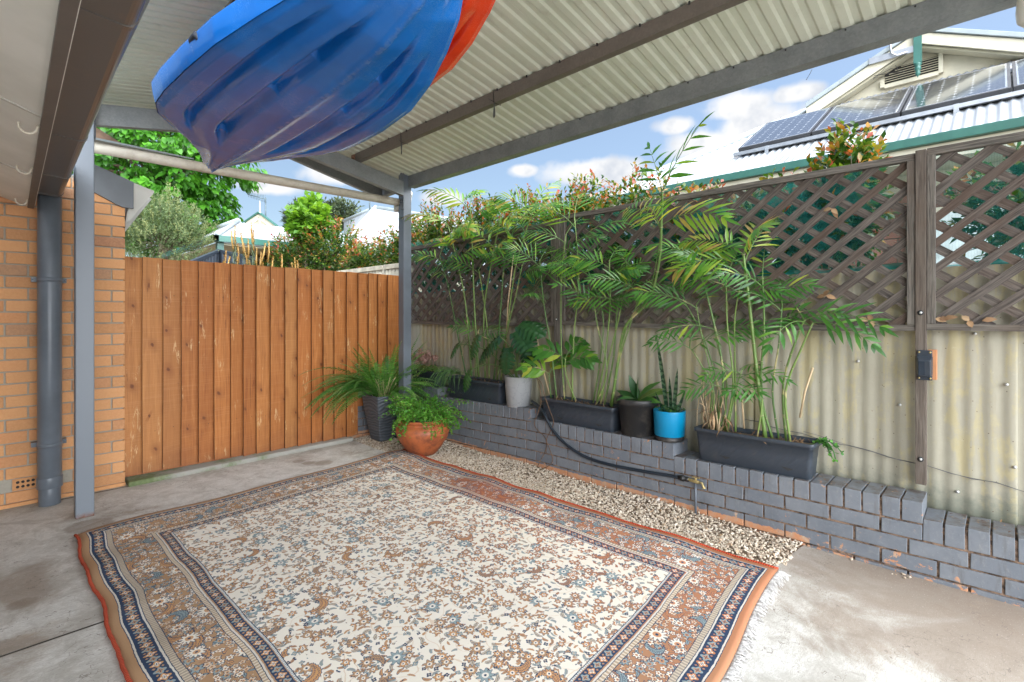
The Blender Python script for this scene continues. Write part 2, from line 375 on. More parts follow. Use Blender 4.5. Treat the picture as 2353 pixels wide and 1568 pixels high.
M['white_pvc'] = simple('white_plastic_pipe', (.72, .71, .66), .35, amt=.06)
M['grey_board'] = simple('grey_barge_board', (.115, .125, .135), .5, amt=.08)
M['cream'] = simple('cream_paint', (.56, .52, .40), .55, amt=.05)
M['cream_dark'] = simple('dark_cream_paint', (.48, .44, .32), .55, amt=.06)  # slightly darker cream for louvre, linings and far gable
M['dark'] = simple('dark_recess', (.03, .03, .03), .9)
M['green_trim'] = simple('green_gutter_paint', (.035, .125, .10), .38, amt=.08)
M['nroof'] = mat('zinc_roof_sheet', lambda g: (lambda P: dict(base=g.mix(g.ss(g.noise(g.vm('MULTIPLY', P, (1, 6, 1)), 1.2, 5, .6), .35, .7), (.27, .285, .305), (.37, .385, .405)), rough=.5, metal=.0))(g.geo()))
M['grey_cap'] = simple('grey_ridge_capping', (.30, .34, .35), .45, amt=.08)
def pv(g):
    u, v, _ = g.sep(g.uv()); U = u * 6; V = v * 10
    fu = U.fract(); fv = V.fract(); du = g.m('MINIMUM', fu, 1 - fu); dv = g.m('MINIMUM', fv, 1 - fv)
    diamond = (du + dv).lt(.16); line = du.lt(.012).max(dv.lt(.012)); bus = ((fu - .33).abs().lt(.012)).max((fu - .67).abs().lt(.012))
    edge = g.m('MINIMUM', g.m('MINIMUM', u, 1 - u), g.m('MINIMUM', v, 1 - v)).lt(.018)
    c = g.mix(bus * .5, (.028, .03, .036), (.13, .135, .15)); c = g.mix(diamond.max(edge) * .5, c, (.55, .57, .6)); c = g.mix(line * .5, c, (.4, .42, .45))
    return dict(base=c, rough=.13, spec=.9, coat=.6, coatr=.06)
M['pv'] = mat('solar_cells', pv)
M['alu'] = simple('aluminium_frame', (.42, .43, .45), .35, metal=.7)
M['black_frame'] = simple('dark_panel_frame', (.06, .06, .065), .4, metal=.4, bump=.2)
M['red_brick'] = mat('red_brown_brick', lambda g: dict(base=g.mix(g.attr('rnd'), (.15, .06, .045), (.25, .115, .08)), rough=.85))
M['win'] = simple('window_glass', (.05, .08, .1), .06, spec=.9)
M['blind'] = simple('pale_blind', (.62, .72, .72), .6)
M['dark_steel'] = simple('dark_blue_fence_sheet', (.03, .04, .055), .5)
M['antenna'] = simple('antenna_metal', (.12, .16, .18), .5, metal=.3)
def kayak(name, base, scr, worn, hi):
    def f(g):
        P = g.obj(); n = g.noise(P, 2.2, 5, .6); c = g.mix(g.ss(n, .3, .7), base, hi)
        s1 = g.noise(g.vm('MULTIPLY', P, (110, 14, 14)), 1.5, 4, .6, 2.5); s2 = g.noise(g.vm('MULTIPLY', P, (16, 120, 16)), 1.2, 4, .6, 3)
        sc = (s1 - .5).abs().lt(.004).max((s2 - .5).abs().lt(.004)) * g.ss(g.noise(P, 3.5, 3), .4, .65)
        c = g.mix(sc * .4, c, scr)
        wear = g.ss(g.noise(P, 22, 6, .8) * .7 + g.attr('wear') * .33, .55, .85); c = g.mix(wear * .45, c, worn)
        rg = g.ss(n, .2, .8, .14, .22) + sc * .2 + wear * .25
        return dict(base=c, rough=rg, spec=.5, coat=.12, coatr=.08, normal=g.bump(g.noise(P, 5, 1, .4) * .6 - sc * .05, .10, .004))
    return mat(name, f)
M['kayak_blue'] = kayak('blue_moulded_plastic', (.002, .105, .40), (.3, .45, .65), (.14, .16, .19), (.003, .15, .54))
M['kayak_red'] = kayak('red_moulded_plastic', (.70, .035, .008), (.85, .4, .3), (.5, .12, .08), (.86, .06, .012))
M['teal_fabric'] = simple('teal_seat_fabric', (.02, .16, .22), .8, amt=.3)
M['strap'] = simple('dark_webbing', (.03, .035, .045), .7, bump=.5)
M['rope'] = simple('grey_cord', (.09, .095, .09), .8)
M['zip'] = simple('black_cable_tie', (.012, .012, .012), .4)
M['terracotta'] = mat('terracotta', lambda g: (lambda P: dict(base=g.mix(g.ss(g.noise(P, 9, 6, .75) - g.sep(g.obj())[2] * .6, .30, .60) * .85, (.42, .115, .038), (.17, .05, .025)), rough=.5, normal=g.bump(g.noise(P, 60, 4), .08, .004)))(g.geo()))
def ripple(g):
    P = g.geo(); x, y, z = g.sep(P); w = (z * 190 + g.noise(P, 4, 2) * 22 + (x * 16 + y * 16).sin() * 1.5).sin()
    return dict(base=g.mix(g.ss(w, -1, 1), (.075, .088, .105), (.115, .13, .15)), rough=.6, normal=g.bump(w, .5, .006))
M['ripple_pot'] = mat('rippled_grey_pot', ripple)
M['black_plastic'] = mat('black_plastic', lambda g: (lambda P: dict(base=g.mix(g.ss(g.noise(P, 8, 6, .75), .48, .7) * .5, (.018, .018, .019), (.10, .085, .07)), rough=.48, normal=g.bump(g.noise(P, 50, 3), .05, .003)))(g.geo()))
def planter(g):
    P = g.obj(); x, y, z = g.sep(P); s = g.ss(((y * 1.0 + z * .9) * 110).sin(), .1, .9) * g.ss(z, .04, .07) * g.ss(z, .19, .175)
    c = g.mix(g.ss(g.noise(P, 12, 5, .7), .5, .8) * .3, (.036, .046, .060), (.11, .105, .10))
    return dict(base=c, rough=.42, normal=g.bump(s, .35, .003))
M['planter'] = mat('charcoal_planter', planter)
M['white_pot'] = mat('pale_grey_pot', lambda g: (lambda P: (lambda ve: dict(base=g.mix(ve * .55, g.mix(g.ss(g.noise(P, 6, 5, .6), .4, .7), (.29, .295, .30), (.36, .36, .36)), (.17, .175, .19)), rough=.45))(g.ss(g.voro(g.vm('ADD', P, g.vm('SCALE', g.noise(P, 6, 4, .6, color=True), scale=.2)), 9, 1, 'DISTANCE_TO_EDGE')['Distance'], .02, .004)))(g.geo()))
M['blue_pot'] = simple('turquoise_pot', (.0, .22, .42), .38, amt=.05)
def soil(g):
    P = g.geo(); return dict(base=g.mix(g.noise(P, 70, 5, .7), (.035, .024, .016), (.22, .15, .10)), rough=1, normal=g.bump(g.noise(P, 90, 4), 1, .01))
M['soil'] = mat('potting_mix', soil)
M['brass'] = simple('aged_brass', (.42, .33, .15), .45, metal=.7, amt=.3, sc=40)
M['polypipe'] = simple('black_poly_pipe', (.015, .022, .032), .35)
M['chrome'] = simple('galvanised_washer', (.6, .6, .58), .35, metal=.6)
M['wood_new'] = simple('orange_timber_block', (.45, .2, .09), .7)
M['lamp_body'] = simple('black_lamp_housing', (.03, .038, .05), .33, amt=.1)
M['lamp_lens'] = simple('smoked_lens', (.02, .03, .045), .1, spec=.8)
M['dead'] = mat('dry_leaf_litter', lambda g: dict(base=g.ramp(g.attr('rnd'), [(0, (.06, .03, .016)), (.35, (.17, .09, .045)), (.7, (.30, .18, .09)), (1, (.46, .32, .19))]), rough=.85))
M['vine'] = simple('dry_brown_vine', (.16, .09, .05), .9, amt=.4, sc=20)
M['wire'] = simple('dark_wire', (.10, .10, .10), .5)
M['plinth'] = mat('mossy_concrete', lambda g: (lambda P: dict(base=g.mix(g.ss(g.noise(P, 3, 6, .7) - g.sep(P)[0] * .12, .26, .46), g.mix(g.noise(P, 12, 5), (.24, .23, .2), (.40, .38, .34)), g.mix(g.noise(P, 40, 4), (.07, .10, .035), (.2, .24, .11))), rough=.9, normal=g.bump(g.noise(P, 50, 5, .7), .6, .006)))(g.geo()))
M['fringe'] = mat('rug_fringe', lambda g: dict(base=g.mix(g.attr('rnd'), (.46, .44, .43), (.72, .70, .67)), rough=.95))
M['rug_cord'] = mat('rust_red_cord', lambda g: (lambda P: dict(base=g.mix(g.ss((g.sep(P)[1] * 500).sin(), -.5, .9), (.30, .035, .012), (.58, .085, .03)), rough=.95, normal=g.bump((g.sep(P)[1] * 500).sin(), .5, .003)))(g.geo()))
def leafmat(name, stops, tr=.35, rough=.35, tk=1.25, spec=.5, vein=True):
    def f(g):
        P = g.geo(); r = g.attr('rnd'); c = g.ramp(r, stops); c = g.mix(g.ss(g.noise(P, 25, 3), .35, .7) * .3, c, g.vm('SCALE', c, scale=.6))
        return dict(base=c, rough=rough, spec=spec, translucent=tr, tcol=g.vm('MULTIPLY', c, (tk * 1.35, tk * 1.25, tk * .5)))
    return mat(name, f)
M['palm'] = leafmat('palm_leaf', [(0, (.025, .085, .022)), (.4, (.05, .17, .032)), (.65, (.09, .26, .04)), (.8, (.20, .37, .045)), (.92, (.38, .46, .06)), (.96, (.42, .42, .07)), (1, (.42, .26, .1))], .4, .3)
M['palm_stem'] = mat('palm_cane', lambda g: (lambda P: dict(base=g.mix(g.ss(g.noise(P, 7, 3), .58, .68), g.mix(g.attr('rnd'), (.055, .13, .03), (.17, .26, .06)), (.42, .36, .17)), rough=.42))(g.geo()))
M['cane_ring'] = simple('pale_cane_ring', (.30, .27, .16), .6)
M['dry_cane'] = simple('dry_cane', (.50, .37, .22), .7, amt=.2)
M['fern'] = leafmat('fern_frond', [(0, (.03, .11, .02)), (.5, (.075, .23, .04)), (.8, (.14, .34, .06)), (1, (.24, .44, .10))], .3, .45)
M['maiden'] = leafmat('maidenhair_leaf', [(0, (.05, .20, .025)), (.5, (.11, .34, .04)), (1, (.24, .50, .08))], .4, .5)
M['dark_leaf'] = leafmat('dark_glossy_leaf', [(0, (.012, .05, .02)), (.6, (.03, .10, .03)), (1, (.06, .17, .05))], .15, .24)
M['broad'] = leafmat('broad_green_leaf', [(0, (.02, .085, .025)), (.5, (.05, .17, .035)), (.85, (.13, .28, .06)), (1, (.36, .33, .12))], .25, .3)
def snake(g):
    P = g.obj(); z = g.sep(P)[2]; w = ((z * 150) + g.noise(P, 18, 3) * 14).sin()
    return dict(base=g.mix(g.ss(w, -.3, .5), (.015, .06, .03), (.10, .19, .10)), rough=.35)
M['snake'] = mat('banded_leaf', snake)
M['succ'] = leafmat('succulent_leaf', [(0, (.08, .2, .04)), (.6, (.2, .33, .08)), (.85, (.36, .40, .14)), (1, (.36, .16, .12))], .1, .4)
M['pinkflower'] = leafmat('pink_sedum_flower', [(0, (.36, .18, .14)), (1, (.62, .42, .36))], .2, .7)
M['jade'] = leafmat('jade_leaf', [(0, (.04, .16, .03)), (1, (.12, .32, .06))], .12, .25)
M['grass'] = leafmat('grassy_leaf', [(0, (.06, .17, .04)), (1, (.18, .33, .10))], .3, .4)
M['hedge'] = leafmat('lilly_pilly_leaf', [(0, (.02, .06, .012)), (.28, (.05, .12, .018)), (.48, (.13, .20, .03)), (.62, (.25, .21, .035)), (.76, (.33, .12, .035)), (.9, (.38, .065, .045)), (1, (.46, .32, .22))], .35, .32, 1.1)
M['tree'] = leafmat('broad_tree_leaf', [(0, (.025, .10, .008)), (.5, (.05, .19, .012)), (1, (.10, .32, .025))], .4, .4)
M['lime'] = leafmat('lime_leaf', [(0, (.06, .17, .015)), (1, (.19, .36, .04))], .45, .45)
M['wattle'] = leafmat('wattle_foliage', [(0, (.05, .09, .035)), (.6, (.12, .18, .07)), (1, (.26, .28, .12))], .3, .6)
M['gum'] = leafmat('gum_foliage', [(0, (.035, .06, .035)), (1, (.11, .14, .07))], .2, .6)
M['spike'] = leafmat('orange_spike', [(0, (.30, .17, .05)), (1, (.5, .32, .1))], .2, .7)
M['bark'] = simple('bark', (.12, .085, .06), .95, amt=.3, sc=12, bump=.6, bsc=30)
M['pinkrock'] = simple('pale_rock', (.62, .58, .55), .8, amt=.1)
# ------------------------------------------------------------------ rug
RW, RL = 2.52, 3.48
def rugmat(g):
    U, V, _ = g.sep(g.uv()); u = U * RW; v = V * RL
    base0 = g.comb(u, v, 0)
    nz = g.noise(base0, 5, 2, .5, color=True); wob = g.vm('SCALE', g.vm('SUBTRACT', nz, (.5, .5, .5)), scale=.012)
    nf = g.noise(base0, 60, 2, .6, color=True); wob2 = g.vm('SCALE', g.vm('SUBTRACT', nf, (.5, .5, .5)), scale=.007)
    P = g.vm('ADD', g.vm('ADD', base0, wob), wob2); x, y, _z = g.sep(P)
    du = x.min(RW - x); dv = y.min(RL - y); d = du.min(dv); horiz = dv.lt(du); along = g.mix(horiz, g.comb(y, 0, 0), g.comb(x, 0, 0)); along = g.sep(along)[0]
    TAN = (.43, .265, .15); RUST = (.42, .185, .10); NAVY = (.035, .058, .11); BLUE = (.26, .33, .34); CREAM = (.77, .715, .625); ROSE = (.55, .28, .17)
    warm = g.ss(x - y * .28 + g.noise(P, 1.2, 3) * 1.0, 1.2, 2.5)
    tan = g.mix(warm, TAN, RUST); rose = g.mix(warm * .7, (.54, .29, .13), (.52, .18, .08))
    def layer(c, scale, R, n, fill, fill2, keep, outline=NAVY, ow=.003, off=(0, 0, 0), kind='flower', cen=CREAM, rand=.9):
        Q = g.vm('ADD', P, off); vo = g.voro(Q, scale, rand); cr, cg, cb = g.sep(vo['Color'])
        D = g.vm('SUBTRACT', Q, vo['Position']); dx, dy, _ = g.sep(D); r = g.m('SQRT', dx * dx + dy * dy)
        th = cg * 6.283; RR = R * (.75 + cb * .5)
        if kind == 'flower':
            a = g.m('ARCTAN2', dy, dx); e = r - RR * (.80 + .22 * (a * n + th).cos())
        elif kind == 'leaf':
            ca = th.cos(); sa = th.sin(); lx = dx * ca + dy * sa; ly = dy * ca - dx * sa
            e = g.m('SQRT', (lx * .42).pow(2) + (ly * 1.25 + lx * lx / R * .35).pow(2)) - RR * .42
        else:
            ox = dx - th.cos() * RR * .55; oy = dy - th.sin() * RR * .55
            e = (r - RR).max(RR * .92 - g.m('SQRT', ox * ox + oy * oy)) + g.m('ARCTAN2', dy, dx).__mul__(22).sin() * .0022
        on = cr.lt(keep); f2 = g.mix(cb.gt(.55), fill, fill2)
        c = g.mix(e.lt(ow) * on * .9, c, outline); c = g.mix(e.lt(0) * on, c, f2)
        if kind == 'flower':
            c = g.mix((r - RR * .40).lt(0) * on * .9, c, cen); c = g.mix((r - RR * .16).lt(0) * on, c, outline)
        elif kind == 'leaf':
            c = g.mix(ly.abs().lt(.0016) * e.lt(-.002) * on * .7, c, outline)
        else: c = g.mix((e + .008).abs().lt(.002) * on * .7, c, outline)
        return c
    # field
    f = g.mix(g.ss(g.noise(P, 1.1, 3) * .6 + g.sep(P)[0] * .12, .35, .75) * .6, CREAM, (.78, .70, .57))
    for o, s in (((0, 0, 0), 3.4), ((5, 3, 0), 5.0)):
        vn = g.noise(g.vm('ADD', P, o), s, .5, .4); f = g.mix((vn - .5).abs().lt(.0038) * .6, f, (.62, .45, .3))
    f = layer(f, 29, .0155, 3, rose, BLUE, .44, off=(1, 2, 0), kind='leaf', ow=.0014, outline=(.3, .22, .18))
    f = layer(f, 23, .0175, 3, rose, (.50, .42, .32), .42, off=(3.3, 1.2, 0), kind='leaf', ow=.002)
    f = layer(f, 26, .0105, 4, NAVY, BLUE, .24, off=(.3, 6.2, 0), ow=.002, cen=(.6, .5, .4))
    f = layer(f, 13.5, .020, 6, rose, tan, .50, off=(2.1, .4, 0), ow=.0032)
    f = layer(f, 5.2, .044, 3, tan, rose, .24, off=(.7, 9.4, 0), kind='moon', ow=.004)
    f = layer(f, 7.4, .033, 9, tan, BLUE, .45, off=(4.4, 3.1, 0), ow=.004)
    f = layer(f, 9.6, .025, 8, rose, tan, .30, off=(8.4, 1.1, 0), ow=.0035)
    # main border
    b = g.mix(g.ss(g.noise(P, 4, 3), .35, .7) * .3, tan, g.vm('SCALE', tan, scale=.72))
    b = layer(b, 26, .019, 3, BLUE, rose, .7, off=(2, 2, 0), kind='leaf', ow=.0025)
    b = layer(b, 30, .0135, 5, CREAM, (.62, .5, .38), .72, off=(1.3, 7, 0), ow=.003, cen=rose)
    b = layer(b, 18, .0195, 6, CREAM, BLUE, .45, off=(6, 2, 0), ow=.004, cen=rose)
    b = layer(b, 7.6, .048, 3, BLUE, rose, .45, off=(1, 5, 0), kind='moon', ow=.005, outline=NAVY)
    b = layer(b, 7.4, .040, 11, CREAM, CREAM, .40, off=(9, 5, 0), ow=.005, cen=rose)
    # navy guards with florets
    def guard(lo, hi, per):
        w = (hi - lo) / 2; t = along / per; k = t.floor(); fr = (t - k - .5) * per; dd = d - (lo + w)
        alt = g.m('FRACT', k * .5, 0).gt(.25); a = g.m('ARCTAN2', dd, fr)
        e = g.m('SQRT', fr * fr + dd * dd) - (w * .80) * (.82 + .2 * (a * 4).cos())
        c = g.mix(e.lt(0), NAVY, g.mix(alt, BLUE, rose)); c = g.mix((e + w * .3).lt(0), c, g.mix(alt, rose, CREAM)); c = g.mix((e + w * .5).lt(0), c, NAVY)
        e2 = (fr.abs() - per * .5).abs() + (dd.abs() - w * .55).abs(); c = g.mix(e2.lt(.006), c, tan)
        return c
    def stitch(per, c1, c2):
        return g.mix(((along / per).fract()).lt(.55), c1, c2)
    bands = [(.0, tan), (.040, NAVY), (.043, (.62, .585, .52)), (.050, NAVY), (.056, guard(.056, .112, .046)), (.112, NAVY), (.1145, (.62, .585, .52)), (.122, NAVY),
             (.125, stitch(.016, (.56, .47, .36), (.33, .28, .23))), (.150, NAVY), (.153, b), (.330, NAVY), (.333, stitch(.018, (.66, .57, .45), (.42, .33, .24))),
             (.352, NAVY), (.355, (.62, .585, .52)), (.363, tan), (.369, guard(.369, .418, .044)), (.418, tan), (.4215, stitch(.011, (.7, .68, .62), (.32, .36, .38))), (.430, NAVY), (.4335, f)]
    col = bands[0][1]
    for lo, c in bands[1:]: col = g.mix(d.gt(lo), col, c)
    dirt_ = g.ss(g.noise(P, 1.7, 5, .6), .5, .75); col = g.mix(dirt_ * .14, col, (.34, .26, .19))
    patch = g.ss(g.vm('DISTANCE', g.comb(x, y * .35, 0), (2.28, 2.05 * .35, 0)) + g.noise(P, 9, 3) * .1, .24, .12); col = g.mix(patch * .45, col, (.25, .05, .02))
    pile = g.noise(g.vm('MULTIPLY', P, (420, 300, 1)), 1, 2, .6)
    col = g.mul(.35, col, g.mix(pile, (.6, .6, .6), (1.2, 1.2, 1.2)))
    return dict(base=col, rough=.95, spec=.12, normal=g.bump(pile + g.noise(P, 45, 3) * .7, .5, .004))
M['rug'] = mat('persian_rug', rugmat)
RA, RB, RC, RD = Vector((.331, 4.10, 0)), Vector((2.85, 4.33, 0)), Vector((2.918, .862, 0)), Vector((.365, .60, 0))
def rugpt(u, v):      # u 0..1 left to right, v 0..1 far to near
    p = (RA * (1 - u) + RB * u) * (1 - v) + (RD * (1 - u) + RC * u) * v
    ww = math.sin(v * 47 + u * 3) * .5 + math.sin(v * 23 + 1) * .7
    p = p + Vector((ww * .010 * (1 - u) ** 3 + ww * .006 * u ** 4, math.sin(u * 17) * .008 * ((1 - v) ** 6 + v ** 6), 0))
    z = .014 + .006 * math.sin(v * 41 + u * 5) * abs(2 * u - 1) ** 3 + .004 * math.sin(u * 9 + v * 13)
    z += .022 * math.exp(-((u - .93) / .05) ** 2) * (.5 + .5 * math.sin(v * 19)) * .8 + .012 * math.exp(-((v - .02) / .05) ** 2) * (.5 + .5 * math.sin(u * 14))
    if u > .985 or u < .012: z -= .004
    p.z = max(z, .009); return p
rug = thing('rug', 'large cream persian rug with floral field and tan and navy borders', 'rug', (1.6, 2.5, 0))
mb = MB(); mb.grid(lambda i, j: rugpt(i, 1 - j), 90, 130, uv=True); mb.build('pile', M['rug'], rug, solid=.007)
for uu in (0, 1):
    mb = MB(); mb.tube([rugpt(uu, k / 130) + Vector(((-.004 if uu == 0 else .004) + math.sin(k * 1.7) * .0012, 0, .002)) for k in range(131)], .0085, 6); mb.build('bound_edge', M['rug_cord'], rug)
for vv, n in ((1, 900), (0, 420)):
    mb = MB()
    for k in range(n):
        u = (k + RND.random()) / n; p = rugpt(u, vv); s = -1 if vv == 1 else 1; L = RND.uniform(.03, .075) * (1 if vv else .45)
        q = arc(p + Vector((0, 0, -.002)), (RND.uniform(-.6, .6) + .2, s, .25), L, 5, 1.6, .45)
        for t in q: t.z = max(t.z, .004 + RND.random() * .006)
        mb.tube(q, .0016, 3)
    mb.build('fringe', M['fringe'], rug)
# ------------------------------------------------------------------ ground
mb = MB(); mb.add([(-60, -40, -.06), (80, -40, -.06), (80, 120, -.06), (-60, 120, -.06)], [(0, 1, 2, 3)])
mb.build('ground', M['dirt'], kind='structure', origin=(0, 0, -.06))
GX = 2.72; WX = 3.38
mb = MB(); mb.prism([(-3, -14, -.1), (WX + .1, -14, -.1), (WX + .1, .84, -.1), (2.93, .90, -.1), (GX, .93, -.1), (GX, 4.42, -.1), (GX + .02, 5.22, -.1), (GX, 6.2, -.1), (-3, 6.2, -.1)], (0, 0, .1))
mb.build('concrete_slab', M['concrete'], kind='structure', origin=(0, 0, 0), bevel=.006)
mb = MB(); mb.box((-3, 2.884, .0005), (2.0, 2.893, .0025)); mb.box((.28, 5.02, .0005), (.80, 5.03, .002))
mb.build('slab_joint', M['joint'], kind='structure', origin=(0, 2.89, 0))
mb = MB()
def bedz(x, y): return -.028 + .035 * max(0, (x - 2.85)) / .5 + .010 * math.sin(y * 5 + x * 9)
mb.grid(lambda i, j: Vector((GX + i * .75, .86 + j * 4.54, bedz(GX + i * .75, .86 + j * 4.54))), 12, 60)
mb.build('gravel_base', M['dirt'], kind='structure')
mb = MB()
ico = [Vector(v) for v in ((0,0,1),(.89,0,.45),(.28,.85,.45),(-.72,.53,.45),(-.72,-.53,.45),(.28,-.85,.45),(.72,.53,-.45),(-.28,.85,-.45),(-.89,0,-.45),(-.28,-.85,-.45),(.72,-.53,-.45),(0,0,-1))]
icf = [(0,1,2),(0,2,3),(0,3,4),(0,4,5),(0,5,1),(1,6,2),(2,7,3),(3,8,4),(4,9,5),(5,10,1),(6,7,2),(7,8,3),(8,9,4),(9,10,5),(10,6,1),(6,11,7),(7,11,8),(8,11,9),(9,11,10),(10,11,6)]
def stone(mb, c, s, r=None, mi=0):
    q = Quaternion(rv(), RND.uniform(0, 6.28)); sc = Vector((RND.uniform(.7, 1.35), RND.uniform(.6, 1.1), RND.uniform(.4, .8)))
    vs = []
    for p in ico:
        p = p * RND.uniform(.72, 1.18); p = Vector((p.x * sc.x, p.y * sc.y, p.z * sc.z)) * s; p = q @ p; p.z *= .75; vs.append(Vector(c) + p)
    mb.add(vs, icf, r, mi)
n = 0
while n < 20000:
    y = RND.uniform(.85, 5.2); x = RND.uniform(2.74, 3.37)
    if y < 4.3 and x < 2.80: continue
    if y < .93 and x < 2.98: continue
    if x > 3.15 and RND.random() < .25: continue
    s = RND.choice((.006, .007, .008, .009, .0105)) * RND.uniform(.8, 1.2)
    stone(mb, (x, y, bedz(x, y) + s * .35 + RND.random() * .012), s); n += 1
for k in range(26):
    p = onZ(*RND.choice([(1905, 1255), (1930, 1263), (1975, 1285), (2000, 1290), (2030, 1300), (2060, 1315), (2100, 1325)]), 0) + Vector((RND.gauss(0, .035), RND.gauss(0, .03), 0))
    if p.x > 3.36: continue
    s = RND.uniform(.005, .011); stone(mb, (p.x, p.y, s * .5), s)
mb.build('gravel', M['gravel'], label='pale crushed gravel strip along the foot of the grey brick wall', cat='gravel', kind='stuff')
mb = MB(); p = onZ(1512, 1152, .02); stone(mb, p + Vector((0, 0, .012)), .036, .5); mb.build('rock', M['pinkrock'], label='largest pale pinkish rock lying on the gravel beside the wall', cat='rock', bevel=.004)
# ------------------------------------------------------------------ bricks
def brick(mb, a, b, r=None, mi=0): mb.box(a, b, r, mi, jit=.0015)
def tan_wall(mb, x0, x1, y, z0, z1, ztop=None, dep=.11, step=.086, Lb=.23, off=0, skip=None):
    k = 0; z = z0
    while z < z1 - .01:
        zt = min(z + .076, z1); x = x0 - (Lb + .01) * (off + .5 * (k % 2))
        while x < x1:
            a = max(x, x0); b = min(x + Lb, x1)
            top = zt if ztop is None else min(zt, ztop((a + b) / 2))
            if b - a > .02 and top - z > .015 and not (skip and skip(a, b, z, k)):
                brick(mb, (a, y + RND.uniform(-.002, .002), z), (b, y + dep, top))
            x += Lb + .01
        z += step; k += 1
BY = 5.08
house = thing('brick_house', 'tan brick house wall at left under white eaves with brown gutter', 'house', (.3, BY, 0))
def topline(x):   # the raked eave
    return 2.60 if x > .70 else 2.62
mb = MB(); tan_wall(mb, -1.05, .717, BY, .03, 2.45, off=.47, skip=lambda a, b, z, k: (k == 1 and a < .25 and b > .1))
mb.box((-1.05, BY + .010, -.05), (.707, BY + .22, 2.45), mi=1)
mb.box((-1.05, BY - .012, -.05), (.72, BY + .01, .026), .3)
mb.build('wall', [M['brick_tan'], M['mortar']], house, bevel=.003)
mb = MB()      # terracotta vent brick
mb.box((.075, BY + .003, .118), (.255, BY + .012, .190), .2)
for i in range(6):
    for j in range(2): mb.tube([(.098 + i * .027, BY + .0025, .137 + j * .033), (.098 + i * .027, BY - .0005, .137 + j * .033)], .0095, 10, mi=1)
for a in (((.07, BY - .002, .112), (.26, BY + .004, .119)), ((.07, BY - .002, .189), (.26, BY + .004, .196)), ((.07, BY - .002, .119), (.077, BY + .004, .189)), ((.253, BY - .002, .119), (.26, BY + .004, .189))): mb.box(*a, .2)
mb.build('vent_brick', [M['brick_tan'], M['dark']], house)
# eave: soffit raked, fascia, gutter (lines run towards the viewer)
def ex(y): return .012 * (y - 4.9)      # slight skew of the eave line
mb = MB()
S0 = lambda x, y: Vector((x + ex(y), y, 2.165 - .37 * (x - .15)))
for a, b in ((-.8, .36), (.37, 1.54), (1.55, 2.72), (2.73, 3.90), (3.91, 5.06)):
    mb.prism([S0(-1.0, a), S0(.15, a), S0(.15, b), S0(-1.0, b)], (0, 0, .012), .5)
mb.build('soffit', M['soffit'], house)
mb = MB()
for a in (.365, 1.545, 2.725, 3.905):
    mb = MB(); mb.prism([S0(-1.0, a - .012), S0(.145, a - .012), S0(.145, a + .012), S0(-1.0, a + .012)], (0, 0, -.005), .5)
    mb.build('cover_strip', M['soffit_joint'], house, bevel=.002)
def run(mb, poly, y0, y1, mi=0, n=1):   # extrude an x-z section along the eave
    for k in range(n):
        a = y0 + (y1 - y0) * k / n; b = y0 + (y1 - y0) * (k + 1) / n
        N = len(poly); vs = [Vector((x + ex(a), a, z)) for x, z in poly] + [Vector((x + ex(b), b, z)) for x, z in poly]
        mb.add(vs, [(i, (i + 1) % N, N + (i + 1) % N, N + i) for i in range(N)] + [tuple(range(N))[::-1], tuple(range(N, 2 * N))], .5, mi)
mb = MB(); run(mb, [(.145, 2.150), (.180, 2.150), (.180, 2.36), (.145, 2.36)], -1.2, 5.02); mb.build('fascia', M['fascia'], house, bevel=.002)
mb = MB(); run(mb, [(.1805, 2.168), (.1845, 2.168), (.1845, 2.26), (.1805, 2.26)], -1.2, 5.0); mb.build('flashing', M['gutter_line'], house)
GP = [(.185, 2.235), (.292, 2.225)] + [(.292 + .034 * math.sin(a), 2.259 - .034 * math.cos(a)) for a in [i * math.pi / 12 for i in range(1, 7)]] + [(.330, 2.33), (.336, 2.335), (.336, 2.35), (.322, 2.352), (.32, 2.262), (.19, 2.262), (.19, 2.36), (.185, 2.36)]
mb = MB(); run(mb, GP, -1.2, 4.86); mb.box((.186, 4.855, 2.235), (.325, 4.862, 2.34), .5); mb.build('gutter', M['gutter'], house)
for yb in (1.83, 3.20, 4.15, 4.80):
    mb = MB()
    run(mb, [(x + (.003 if x > .3 else 0), z - .003) for x, z in GP[:8]] + [(.312, 2.33), (.2, 2.24)], yb, yb + .028)
    mb.build('gutter_bracket', M['gutter'], house)
for px, py in ((106, 196), (82, 328), (63.5, 424)):
    p = onX(px, py, .14); p.z = S0(.14, p.y).z - .004; p.x = .143 + ex(p.y)
    mb = MB(); c = p + Vector((-.034, 0, -.008)); q = [p] + [c + Vector((.028 * math.cos(a), .004 * math.sin(a), -.030 * math.sin(a))) for a in [i * math.pi / 9 for i in range(11)]]
    mb.tube(q, .0048, 7); mb.build('eave_hook', M['cream_pipe'], house)
